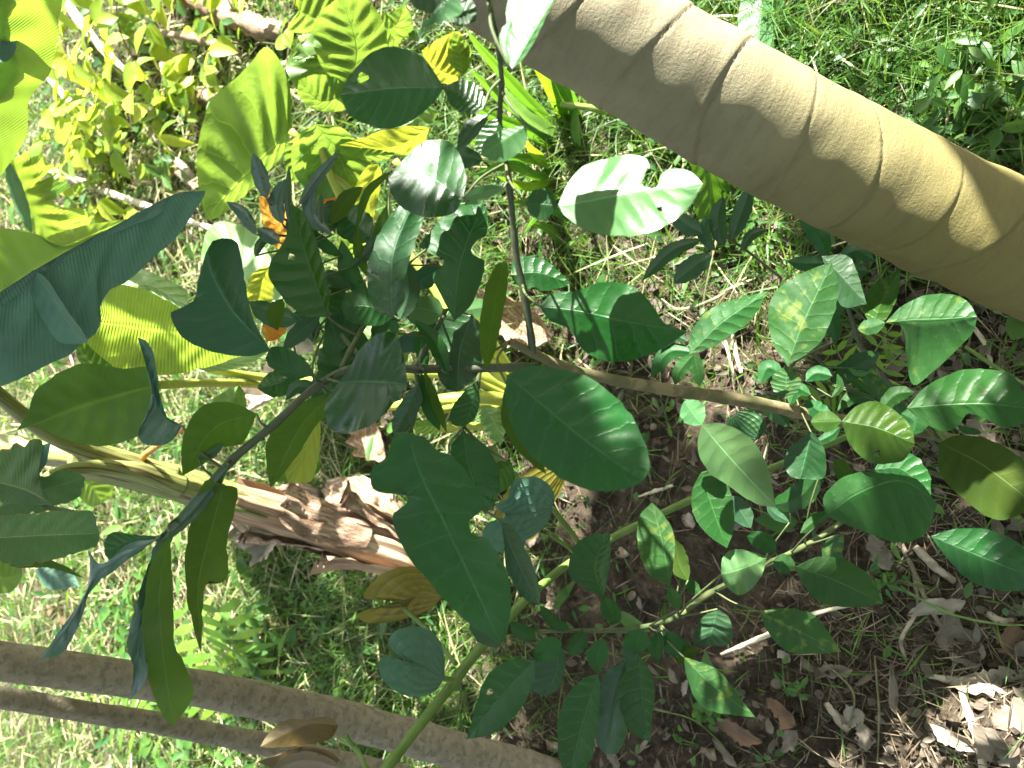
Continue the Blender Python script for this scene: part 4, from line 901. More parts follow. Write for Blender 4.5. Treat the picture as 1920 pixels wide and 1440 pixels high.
for q in [[(1100, 440), (1050, 400), (990, 370), 9], [(1060, 470), (1030, 430), (985, 415), 9], [(1180, 480), (1160, 440), (1130, 400), 8], [(1230, 520), (1190, 480), (1165, 445), 10], [(1150, 500), (1100, 450), (1080, 440), 8]]:
    LS(sp, strap, list(q[:3]), w=q[3], d=(1.85, 1.75), fold=.3, NV=4)

# ---------------------------------------------------------------- ground cover
def cellmap(rows):
    return np.array(rows, float)
DG = cellmap([[.45, .4, .7, 1, 1, .9, .8, .7], [.5, .6, .8, .7, .4, .45, .45, .5], [.6, .7, .8, .4, .18, .14, .08, .08], [.6, .7, .8, .3, .03, .02, .04, .04], [.6, .8, 1, .45, .03, .01, .03, .03], [.6, .7, .9, .35, .04, .03, .02, .01]])
DS = cellmap([[.9, 1, .7, .5, .4, .4, .4, .6], [.9, .9, .6, .5, .7, .6, .5, .7], [1, .9, .6, .8, .6, .6, .6, .75], [1, .9, .7, .8, .22, .2, .5, .7], [1, .9, .4, .5, .2, .10, .35, .6], [1, 1, .5, .6, .35, .3, .55, .65]])
DW = cellmap([[.6, .6, .5, .5, .35, .3, .4, .4], [.7, .6, .5, .35, .2, .35, .2, .2], [.6, .7, .6, .2, .12, .10, .06, .05], [.6, .6, .5, .1, .03, .02, .04, .02], [.5, .6, .7, .3, .03, .01, .03, .01], [.8, .8, .6, .2, .03, .03, .02, .01]])
def dens(m, px, py):
    x = np.clip((px - 120) / 240, 0, 6.999); y = np.clip((py - 120) / 240, 0, 4.999)
    xi = x.astype(int); yi = y.astype(int); fx = x - xi; fy = y - yi
    return (m[yi, xi] * (1 - fx) + m[yi, xi + 1] * fx) * (1 - fy) + (m[yi + 1, xi] * (1 - fx) + m[yi + 1, xi + 1] * fx) * fy

def scatter(n, m, seed, clump=0.0, cs=8, world=.25):
    """points on the ground: denser near the viewer, thinned by the density of each patch"""
    r = np.random.RandomState(seed)
    px = r.uniform(-330, 2150, n); py = r.uniform(-350, 1800, n)
    dz = -(RX[2] * (px - 960) / FOC + FX[2])
    d = CAM[2] / dz
    x = (720 - py) / FOC * d
    y = RX[1] * (px - 960) / FOC * d + FX[1] * d
    nw = int(n * world)
    wx = r.uniform(-3.6, 3.6, nw); wy = r.uniform(-.6, 7.5, nw)
    q = np.stack([wx, wy, 0 * wx], -1) - CAM
    dd = q @ FX
    wpx = 960 + FOC * (q @ RX) / dd; wpy = 720 - FOC * (q @ UX) / dd
    x = np.concatenate([x, wx]); y = np.concatenate([y, wy]); px = np.concatenate([px, wpx]); py = np.concatenate([py, wpy])
    k = dens(m, px, py)
    if clump:
        c = fbm(x, y, cs, 2, seed % 7) * 2.2 + .5
        k = k * np.clip(1 + clump * (c - .5) * 2.4, 0, 2)
    keep = r.rand(len(x)) < k
    x, y = x[keep], y[keep]
    return x, y, height(x, y), r

def blades(name, n, m, seed, Lr, Wr, mat, lean=(.2, .9), clump=.6, cs=8, world=.25, nseg=4, curlr=.6, base_up=0.0):
    x, y, z, r = scatter(n, m, seed, clump, cs, world)
    k = len(x)
    az = r.uniform(0, 6.283, k); L = r.uniform(*Lr, k) * (.6 + .4 * r.rand(k)); W = r.uniform(*Wr, k)
    dist = np.sqrt(x**2 + y**2 + 2.2)
    W = W * np.clip(dist / 2.0, .9, 1.8)
    ln = r.uniform(*lean, k); cu = r.uniform(.1, curlr, k)
    sx, sy = np.cos(az), np.sin(az)
    tw = r.uniform(-.8, .8, k)
    V = []; 
    for s in range(nseg + 1):
        t = s / nseg
        ang = ln + cu * t * 1.6
        if s == 0: cx = np.zeros(k); cz = np.zeros(k)
        else:
            cx = cx + np.sin(ang) * L / nseg; cz = cz + np.cos(ang) * L / nseg
        ww = W * (1 - t ** 2.2) * (.55 + .9 * min(t * 2, 1) * (1 - t * .3)) + .0001
        nx, ny = -sy * np.cos(tw) , sx * np.cos(tw)
        P0 = np.stack([x + sx * cx, y + sy * cx, z + cz + base_up], -1)
        N = np.stack([nx, ny, np.sin(tw)], -1)
        V.append(P0 - N * ww[:, None] * .5); V.append(P0 + N * ww[:, None] * .5)
    V = np.stack(V, 1)
    nv = V.shape[1]
    F = np.concatenate([np.arange(k)[:, None] * nv + np.array([2 * s, 2 * s + 1, 2 * s + 3, 2 * s + 2]) for s in range(nseg)])
    u = np.clip(r.rand(k) * .8 + .35 * (fbm(x, y, 2.5, 2, 4) + .3), 0, 1)
    UV = np.stack([np.repeat(u, nv), np.zeros(k * nv)], -1)
    o = mesh(name, V.reshape(-1, 3), F, mat, None, UV)
    o['kind'] = 'stuff'
    return o

def ovals(x, y, z, r, Lr, Wr, tilt, cup=.3):
    """small ovate blades: base at x,y,z"""
    k = len(x)
    az = r.uniform(0, 6.283, k); L = r.uniform(*Lr, k); W = r.uniform(*Wr, k); ti = r.uniform(*tilt, k)
    d = np.stack([np.cos(az) * np.cos(ti), np.sin(az) * np.cos(ti), np.sin(ti)], -1)
    s = np.stack([-np.sin(az), np.cos(az), r.uniform(-.5, .5, k)], -1); s /= np.linalg.norm(s, axis=1)[:, None]
    nn = np.cross(d, s)
    B = np.stack([x, y, z], -1)
    rows = [(0, .08), (.18, .75), (.42, 1), (.68, .75), (.87, .35), (1, .02)]
    V = []
    for t, w_ in rows:
        c = B + d * (L * t)[:, None] - nn * (L * cup * t * t * .6)[:, None]
        V += [c - s * (W * w_ * .5)[:, None] + nn * (W * w_ * cup * .5)[:, None], c, c + s * (W * w_ * .5)[:, None] + nn * (W * w_ * cup * .5)[:, None]]
    V = np.stack(V, 1); nv = V.shape[1]
    F = []
    for q in range(len(rows) - 1):
        a = 3 * q
        F.append(np.arange(k)[:, None] * nv + np.array([a, a + 1, a + 4, a + 3]))
        F.append(np.arange(k)[:, None] * nv + np.array([a + 1, a + 2, a + 5, a + 4]))
    return V.reshape(-1, 3), np.concatenate(F), nv

def ovate_stuff(name, n, m, seed, Lr, Wr, mat, tilt=(-.3, .7), up=(0, .05), clump=.8, cs=5, world=.25):
    x, y, z, r = scatter(n, m, seed, clump, cs, world)
    z = z + r.uniform(*up, len(x))
    V, F, nv = ovals(x, y, z, r, Lr, Wr, tilt)
    u = np.repeat(r.rand(len(x)), nv)
    o = mesh(name, V, F, mat, None, np.stack([u, u * 0], -1))
    o['kind'] = 'stuff'
    return o

blades('grass', 120000, DG ** 1.1, 31, (.03, .12), (.0018, .0045), grass_mat, (.2, 1.2), .7, 9)
blades('fine_grass', 60000, cellmap([[.2, .2, .3, .5, .7, .6, .3, .2], [.3, .4, .5, .5, .3, .2, .2, .2], [.5, .6, .6, .4, .1, .1, .05, .05], [.8, .9, 1, .5, .03, .02, .03, .02], [1, 1, 1, .7, .03, .0, .02, .01], [.8, .9, 1, .6, .04, .02, .02, .01]]), 32, (.08, .24), (.0012, .0026), grass_mat, (.1, 1.0), .8, 4, curlr=.9)
ovate_stuff('weeds', 42000, DW, 33, (.012, .036), (.006, .016), weed_mat)
ovate_stuff('undergrowth', 5000, cellmap([[1, .6, .3, .1, .03, .0, .0, .0], [.9, .5, .3, .1, .0, .0, .0, .0], [.8, .5, .3, .05, .03, .03, .02, .01], [.8, .6, .3, .05, .01, 0, .01, 0], [.8, .9, .5, .1, .01, 0, .01, 0], [1, 1, .5, .1, .01, .01, 0, 0]]), 34, (.05, .10), (.022, .045), weed_mat, (-.2, .8), (.02, .14))
# straw: thin dry stalks lying flat
blades('straw_litter', 42000, DS ** 1.3, 41, (.015, .10), (.0008, .0026), straw_mat, (1.25, 1.62), .5, 6, curlr=.15, base_up=.006)
ovate_stuff('leaf_litter', 9000, DS ** 1.6, 42, (.010, .042), (.006, .020), litter_mat, (-.25, .45), (.0, .012), .5, 5)
HY = cellmap([[.9, .8, .3, .2, .1, .1, .05, .02], [1, .8, .3, .1, .1, .05, .02, .02], [1, 1, .4, .1, .05, .02, .0, 0], [1, 1, .4, .1, 0, 0, 0, 0], [1, .9, .25, .1, 0, 0, 0, 0], [1, .9, .3, .1, 0, 0, 0, 0]])
blades('hay', 50000, HY, 43, (.06, .26), (.0014, .0045), hay_mat, (1.0, 1.6), .5, 5, curlr=.3, base_up=.02, world=.1)
# crumbs of soil
def crumbs():
    x, y, z, r = scatter(60000, cellmap([[.2] * 8, [.3] * 8, [.3, .3, .3, .5, .7, .7, .5, .5], [.3, .3, .3, .6, 1, 1, .6, .5], [.3, .3, .3, .6, 1, 1, .7, .6], [.3, .3, .3, .6, 1, 1, .9, .8]]), 51, .5, 5, .1)
    k = len(x); s = np.exp(r.normal(-5.85, .6, k))
    oc = np.array([[1, 0, 0], [-1, 0, 0], [0, 1, 0], [0, -1, 0], [0, 0, 1], [0, 0, -1]], float)
    V = oc[None] * s[:, None, None] * r.uniform(.6, 1.3, (k, 6, 1)) + r.normal(0, .15, (k, 6, 3)) * s[:, None, None]
    V = V + np.stack([x, y, z + s * .3], -1)[:, None]
    T = np.array([[0, 2, 4], [2, 1, 4], [1, 3, 4], [3, 0, 4], [2, 0, 5], [1, 2, 5], [3, 1, 5], [0, 3, 5]])
    F = (np.arange(k)[:, None, None] * 6 + T).reshape(-1, 3)
    o = mesh('soil_crumbs', V.reshape(-1, 3), F, soil_m, None, None, smooth=False)
    o['kind'] = 'stuff'
crumbs()

# ---------------------------------------------------------------- yellow-green leafy bushes at the back
def bush(name, label, cx, cy, rx, ry, zc, rz, n, seed, Lr, Wr, mat, stems=6, cat='bush', group=None):
    r = np.random.RandomState(seed)
    base = onG(cx, cy)
    t = thing(name, label, cat, base, group)
    u = r.normal(size=(n, 3)); u /= np.linalg.norm(u, axis=1)[:, None]; u *= (r.rand(n, 1) ** .45)
    p = base + np.array([0, 0, zc]) + u * np.array([rx, ry, rz])
    p[:, 2] = np.maximum(p[:, 2], .02)
    q = np.repeat(p, 3, axis=0) + r.normal(0, .004, (n * 3, 3))
    V, F, nv = ovals(q[:, 0], q[:, 1], q[:, 2], r, Lr, Wr, (-.7, .5), .35)
    uu = np.repeat(r.rand(len(q)), nv)
    mesh('foliage', V, F, mat, t, np.stack([uu, uu * 0], -1))
    for s in range(stems):
        e = p[r.randint(n)]
        tube('stem', [base, base * .5 + e * .5 + np.array([0, 0, rz * .3]), e], [.005, .003, .0015], bark_tan, t, nl=12, nr=6)
    return t
bush('leafy_bush', 'glowing yellow-green trifoliate bush at the top left behind a banana leaf', 300, 190, .60, .60, .19, .26, 95, 3, (.06, .13), (.04, .085), vinebush_mat)
bush('leafy_bush', 'small yellow-green bush at the far upper left beside the dry stalks', 230, 320, .35, .45, .12, .16, 34, 4, (.06, .11), (.035, .07), vinebush_mat)
bush('leafy_bush', 'broad low yellow-green bush touching the top edge above the ribbed leaves', 480, 90, .5, .4, .10, .14, 26, 5, (.05, .10), (.03, .07), vinebush_mat)
bush('feathery_bush', 'dark feathery shrub in the shade behind the pale stalks', 160, 270, .28, .35, .12, .18, 900, 6, (.008, .02), (.003, .006), weed_mat, 8)
bush('leafy_weed', 'round-leaved weed beside the two slim trunks at the bottom left', 420, 1420, .22, .25, .10, .12, 34, 7, (.035, .06), (.028, .045), weed_mat)
bush('leafy_weed', 'broad-leaved weed between the ragged banana leaf and the slim trunks', 280, 1180, .22, .2, .10, .10, 22, 8, (.05, .09), (.025, .045), weed_mat)
bush('leafy_weed', 'bright weed in the grass below the dry banana stem', 520, 1170, .12, .14, .12, .12, 16, 9, (.05, .09), (.02, .035), weed_mat)
bush('leafy_weed', 'small pale weed rooted beside the yellow heart-shaped leaf', 640, 1180, .05, .06, .04, .04, 6, 10, (.03, .05), (.018, .028), weed_mat)
bush('leafy_weed', 'tiny bright seedling in the brown soil under the hanging spotted leaf', 1330, 1335, .035, .035, .02, .015, 9, 12, (.014, .024), (.01, .016), weed_mat)
bush('leafy_weed', 'tiny green seedling growing through the leaf litter at the lower right', 1500, 1285, .03, .03, .02, .015, 6, 13, (.014, .024), (.008, .014), weed_mat)
bush('leafy_weed', 'green weed tuft in the litter left of the vine', 1660, 1080, .03, .03, .03, .02, 9, 14, (.018, .032), (.006, .01), weed_mat)
bush('leafy_weed', 'leafy weed in the grass at the top right corner', 1850, 190, .10, .10, .06, .05, 26, 15, (.025, .05), (.012, .024), weed_mat, group=None)
bush('leafy_weed', 'leafy weed beside the pale seedlings near the middle', 1270, 190, .12, .10, .05, .05, 26, 16, (.02, .045), (.01, .02), weed_mat)

# pinnate seedlings: leaflets in two rows
def pinnate(label, base, fronds, ll, lw, mat, n=9):
    t = thing('pinnate_seedling', label, 'seedling', base)
    r = np.random.RandomState(int(base[0] * 1000) % 997)
    for fr in fronds:
        c = cr(fr, n + 2); tg = np.gradient(c, axis=0); tg /= np.linalg.norm(tg, axis=1)[:, None]
        tube('frond_stem', fr, [.002, .001], vine_mat, t, nl=14, nr=5)
        Vs = []; Fs = []; U = []
        for k in range(1, n + 1):
            for sgn in (-1, 1):
                s = np.cross(tg[k], [0.1, -.5, .8]); s /= np.linalg.norm(s)
                d = tg[k] * .45 + s * sgn; d /= np.linalg.norm(d)
                L = ll * math.sin(.5 + 2.3 * k / (n + 1)) * r.uniform(.85, 1.1)
                wv = np.cross(d, np.cross(tg[k], s)); wv /= np.linalg.norm(wv)
                b0 = len(Vs)
                for tt_, w_ in [(0, .15), (.3, .9), (.6, .9), (.85, .5), (1, .05)]:
                    p = c[k] + d * L * tt_ + np.array([0, 0, -.15 * L * tt_ * tt_])
                    Vs += [p - wv * lw * w_ * .5, p + wv * lw * w_ * .5]
                Fs += [[b0 + 2 * q, b0 + 2 * q + 1, b0 + 2 * q + 3, b0 + 2 * q + 2] for q in range(4)]
                U += [r.rand()] * 10
        mesh('leaflets', Vs, Fs, mat, t, np.stack([U, U], -1))
b = onG(1600, 735)
pinnate('tiny pinnate seedling with light green leaflets among the spotted citrus leaves', b, [[b, G(1590, 700, .05), G(1560, 640, .08)], [b, G(1640, 660, .06), G(1680, 600, .07)], [b, G(1550, 740, .05), G(1500, 760, .06)], [b, G(1650, 700, .05), G(1690, 660, .06)]], .042, .011, fern_mat, 6)
b = onG(470, 1330)
pinnate('olive pinnate seedling leaning over the shaded grass behind the slim trunks', b, [[b, G(420, 1260, .15), G(330, 1120, .22)], [b, G(440, 1220, .15), G(400, 1120, .25)], [b, G(380, 1290, .1), G(270, 1230, .16)]], .15, .035, fern_mat, 9)
b = onG(360, 1400)
pinnate('bright pinnate seedling showing between the two slim trunks', b, [[b, G(260, 1370, .1), G(130, 1330, .16)], [b, G(300, 1320, .12), G(210, 1290, .2)]], .13, .022, fern_mat, 10)

# ---------------------------------------------------------------- stones
def stone(px, py, s, label):
    r = np.random.RandomState(int(px + py))
    n1, n2 = 22, 14
    th = np.linspace(0, 2 * np.pi, n1, endpoint=False); ph = np.linspace(0, np.pi, n2)
    T, Pp = np.meshgrid(th, ph)
    v = np.stack([np.cos(T) * np.sin(Pp), np.sin(T) * np.sin(Pp), np.cos(Pp)], -1)
    for _ in range(7):
        n = r.normal(size=3); n /= np.linalg.norm(n)
        dd = v @ n; cut = r.uniform(.55, .85)
        v = v - np.maximum(dd - cut, 0)[..., None] * n * .85
    v = v * (1 + .10 * (vnoise(T * 1.5 + px, Pp * 2) - .5))[..., None]
    v = v * np.array([1, r.uniform(.65, .95), r.uniform(.5, .75)]) * s
    a = r.uniform(0, 3); R = np.array([[math.cos(a), -math.sin(a), 0], [math.sin(a), math.cos(a), 0], [0, 0, 1]])
    p = onG(px, py)
    v = v.reshape(-1, 3) @ R.T + p + np.array([0, 0, s * .05])
    i = np.arange(n2 - 1)[:, None] * n1; j = np.arange(n1)[None, :]; j2 = (j + 1) % n1
    F = np.stack([i + j, i + n1 + j, i + n1 + j2, i + j2], -1).reshape(-1, 4)
    tag(mesh('stone', v, F, stone_mat, None, None, loc=p), label, 'stone')
stone(1167, 1036, .017, 'pale rounded pebble on the brown soil under the green vine stem')
stone(1185, 1116, .014, 'small brown pebble on the bare soil below the hanging spotted leaf')
stone(1228, 938, .013, 'pale stone beside the end of the short dry stick')
stone(1035, 1395, .024, 'whitish oblong stone at the bottom beside the drooping leaves')
stone(1610, 875, .013, 'small cream stone beside the yellowing leaf')
stone(1225, 800, .010, 'little grey-brown stone just under the sapling stem')
stone(1105, 1140, .009, 'tiny clod-like stone left of the small brown pebble')
stone(1330, 1410, .02, 'grey-brown stone beside the tan curled leaf near the bottom edge')
stone(655, 1340, .014, 'pale stone between the two slim trunks')
stone(1290, 975, .016, 'flat pale stone fragment beside the vine stem')
stone(1600, 1405, .013, 'small stone in the litter near the bottom right')
stone(1385, 690, .012, 'light stone in the sunlit patch right of the broad leaf')

# ---------------------------------------------------------------- single sticks and stalks
def stick(pts, rad, label, mat=stick_mat, up=.012, name='stick', cat='stick', seed=1):
    q = [onG(p[0], p[1], up + (p[2] if len(p) > 2 else 0)) for p in pts]
    o = tube(name, q, rad, mat, None, nl=60, nr=9, own=True, disp=lambda L, th, r: .12 * r * np.sin(th * 2 + L * 20) + .25 * r * (vnoise(L * 90, th * 2, seed) - .5) * 2)
    return tag(o, label, cat)
stick([(1352, 1227), (1440, 1190), (1530, 1150), (1620, 1130)], [.003, .005, .0045, .003], 'straight pale dry stalk lying across the soil under the lower leaves', stick_pale, seed=2)
stick([(1195, 932), (1230, 920), (1262, 910)], [.0015, .004, .003], 'short splintered stick on the bare soil', stick_pale, seed=3)
stick([(1690, 1020), (1722, 1090), (1745, 1140), (1765, 1175)], [.004, .0045, .004, .003], 'thick grey stick running down through the dead leaves', seed=4)
stick([(1715, 1025), (1750, 1060), (1790, 1090)], [.006, .007, .005], 'stout knobbly grey stick beside the long dark leaf', seed=5)
stick([(1800, 1285), (1812, 1330), (1830, 1380), (1845, 1445)], [.004, .006, .006, .007], 'sunlit bleached stick in the bright patch at the bottom right', stick_pale, seed=6)
stick([(1700, 1240), (1690, 1200), (1720, 1140), (1715, 1080)], [.003, .0035, .003, .003], 'thin forked-looking grey twig among the litter', seed=7)
stick([(1850, 1150), (1880, 1165), (1905, 1160)], [.005, .006, .004], 'short grey stick near the right edge', seed=8)
stick([(1545, 1240), (1600, 1300), (1590, 1370)], [.0015, .002, .0015], 'thin curved root on the dark soil', bark_tan, seed=9)
stick([(1640, 1230), (1648, 1330), (1645, 1430)], [.0015, .002, .0015], 'long thin brown root running to the bottom edge', bark_tan, seed=10)
stick([(1735, 1265), (1790, 1275), (1830, 1270)], [.004, .006, .003], 'flattened grey stick beside the pale dead leaf', seed=11)
stick([(1550, 1320), (1575, 1350), (1592, 1370)], [.006, .008, .006], 'chunky fibrous stub in the shade at the lower right', seed=12)
stick([(1640, 1085), (1700, 1110), (1780, 1150), (1870, 1170), (1930, 1172)], [.0018, .002, .002, .002, .0015], 'slender green runner crossing the leaf litter', vine_mat, .03, 'runner', 'runner', seed=13)
stick([(1400, 520), (1340, 560), (1270, 580), (1240, 560)], [.002, .003, .003, .002], 'thin dry branch behind the sapling leaves', seed=15)
stick([(1380, 600), (1375, 640), (1390, 700)], [.003, .004, .003], 'bleached twig in the sunlit patch beside the broad leaf', stick_pale, seed=16)
stick([(1360, 640), (1372, 690), (1378, 720)], [.003, .003, .002], 'second bleached twig crossing in the sunlit patch', stick_pale, seed=17)
stick([(1640, 560), (1690, 530), (1730, 500)], [.004, .004, .003], 'dry stalk poking out under the big trunk', seed=18)
stick([(1810, 650), (1870, 690), (1925, 722)], [.003, .003, .003], 'pale green stem lying right of the folded spotted leaf', vine_mat, .03, 'runner', 'runner', seed=19)
stick([(1820, 605), (1850, 650), (1860, 690)], [.003, .0035, .003], 'pair-like pale straw stalk under the big trunk', stick_pale, seed=20)
stick([(1770, 770), (1800, 800), (1850, 835), (1930, 860)], [.004, .007, .008, .009], 'thick weathered stick at the right edge beside the bitten leaf', seed=21)
stick([(1440, 830), (1425, 880), (1405, 900)], [.0015, .002, .0015], 'thin dry straw beside the half-lit leaf', stick_pale, seed=22)
stick([(1225, 1330), (1300, 1350), (1360, 1400)], [.001, .0015, .001], 'green grass runner at the bottom of the soil patch', vine_mat, .01, 'runner', 'runner', seed=23)
stick([(1100, 0), (1240, 30), (1400, 30)], [.003, .003, .003], 'thin dry stalk in the grass above the big trunk', stick_pale, .04, seed=24)
# bleached stalks in the top left
stick([(105, -30), (150, 40), (210, 110), (245, 140)], [.022, .020, .016, .012], 'bleached diagonal stalk at the top left beside the banana leaf', stick_pale, .12, 'dry_stalk', 'stalk', seed=30)
stick([(80, 130), (120, 180), (165, 225)], [.014, .016, .012], 'short bleached stalk forking below the longer one', stick_pale, .10, 'dry_stalk', 'stalk', seed=31)
stick([(60, 310), (120, 330), (200, 360), (300, 395), (400, 430)], [.016, .017, .015, .012, .010], 'long bleached stalk running behind the big blue-green banana leaf', stick_pale, .08, 'dry_stalk', 'stalk', seed=32)
stick([(280, 240), (320, 290), (365, 335)], [.013, .016, .012], 'tan dry stalk left of the biggest ribbed leaf', stick_mat, .05, 'dry_stalk', 'stalk', seed=33)
stick([(290, 295), (330, 320), (370, 355)], [.014, .016, .012], 'brown dry stalk below the tan one', deadwood, .04, 'dry_stalk', 'stalk', seed=34)
stick([(330, -20), (400, 15), (480, 50), (540, 60)], [.04, .045, .035, .03], 'brown rotting banana stalk at the top edge', deadwood, .05, 'dry_stalk', 'stalk', seed=35)
stick([(300, 62), (380, 75), (450, 100)], [.012, .016, .012], 'curved brown strip below the rotting stalk', deadwood, .10, 'dry_stalk', 'stalk', seed=36)
stick([(310, 130), (350, 165), (420, 190)], [.03, .04, .03], 'thick brown rotting stalk in the shade behind the bush', deadwood, .03, 'dry_stalk', 'stalk', seed=37)
stick([(500, 120), (560, 130), (600, 125)], [.02, .02, .015], 'brown dry stalk between the two ribbed leaves', deadwood, .03, 'dry_stalk', 'stalk', seed=38)

# dry fibre chunk and husks by the banana stem
def sheet(name, label, px, py, L, W, az, mat, curl=.8, up=.02, seed=1, cat='dead leaf', tilt=0.0, n1=26, n2=12, group=None, nar=1.0):
    """a curled dead leaf or husk lying on the ground"""
    r = np.random.RandomState(seed)
    u = np.linspace(0, 1, n1)[:, None]; v = np.linspace(-1, 1, n2)[None, :]
    wd = np.interp(u, *PROF) ** nar if nar else np.ones_like(u) * (.8 + .2 * np.sin(u * 9))
    wd = wd * (1 + .35 * (vnoise(u * 7 + seed, u * 0 + seed) - .5) + .5 * (vnoise(u * 19 + seed, v * 0 + np.sign(v) * 3 + seed) - .5) * np.abs(v))
    k = curl * (v + .25 * np.sin(u * 5 + seed))
    X = (u - .5) * L; 
    Y = np.sin(k) / max(curl, .01) * W * .5 * wd
    Z = (1 - np.cos(k)) / max(curl, .01) * W * .5 * wd + .10 * L * (vnoise(u * 4 + seed, v * 1.5 + 3) - .5) + .3 * L * curl * .3 * (u - .5) ** 2 + tilt * X
    X = X + 0 * v
    c, s = math.cos(az), math.sin(az)
    p = onG(px, py, up)
    V = np.stack([p[0] + X * c - Y * s, p[1] + X * s + Y * c, p[2] + Z], -1).reshape(-1, 3)
    i = np.arange(n1 - 1)[:, None] * n2; j = np.arange(n2 - 1)[None, :]
    F = np.stack([i + j, i + j + 1, i + n2 + j + 1, i + n2 + j], -1).reshape(-1, 4)
    UV = np.stack([np.repeat(u[:, 0], n2), np.tile((v[0] + 1) / 2, n1)], -1)
    return tag(mesh(name, V, F, mat, None, UV, loc=p), label, cat, group)

def chunk(name, label, pts, rad, mat, seed, ups=.03):
    q = [onG(p[0], p[1], ups) for p in pts]
    o = tube(name, q, rad, mat, None, nl=120, nr=36, own=True,
             disp=lambda L, th, r: r * (.5 * (vnoise(L * 5, th * 4.5, seed) - .5) + .35 * (vnoise(L * 30, th * 9, seed + 2) - .5) + .18 * np.sin(th * 3 + seed)))
    return tag(o, label, 'dead wood')
chunk('rotten_log', 'shredded pinkish-brown chunk of rotten banana stem behind the dry stem', [(770, 990), (730, 970), (660, 935), (615, 915)], [.02, .055, .06, .02], deadwood, 3, .05)
chunk('rotten_log', 'flat splintered bark piece above the dry banana stem', [(600, 925), (560, 918), (510, 925)], [.012, .03, .012], deadwood, 5, .05)
sheet('dry_husk', 'frayed pale husk curling under the dry banana stem', 510, 1005, .26, .16, 2.2, dead_pale, 1.2, .09, 3, 'husk', nar=.5)
sheet('dry_husk', 'brown papery husk wrapped beside the dry banana stem', 440, 985, .30, .12, 1.3, dead_mat, 1.5, .12, 4, 'husk', nar=.5)
sheet('dry_husk', 'bright bleached husk beside the yellow leaf stalks', 515, 720, .30, .14, 1.9, stick_pale, 1.3, .22, 5, 'husk', nar=.5)
sheet('dry_husk', 'rust brown folded husk below the shiny striped leaf', 700, 805, .22, .13, .6, deadwood, 1.1, .06, 6, 'husk', nar=.6)
sheet('dry_husk', 'small brown husk under the folded waxy leaf', 565, 630, .16, .08, 1.0, dead_pale, 1.0, .15, 7, 'husk', nar=.6)
sheet('dry_husk', 'frayed brown fibre husk right of the narrow yellow-green leaf', 960, 600, .26, .14, 1.2, deadwood, 1.2, .04, 8, 'husk', nar=.5)
sheet('dry_husk', 'dry brown husk at the foot of the taro stalks', 900, 830, .3, .14, .3, deadwood, 1.0, .02, 9, 'husk', nar=.5)

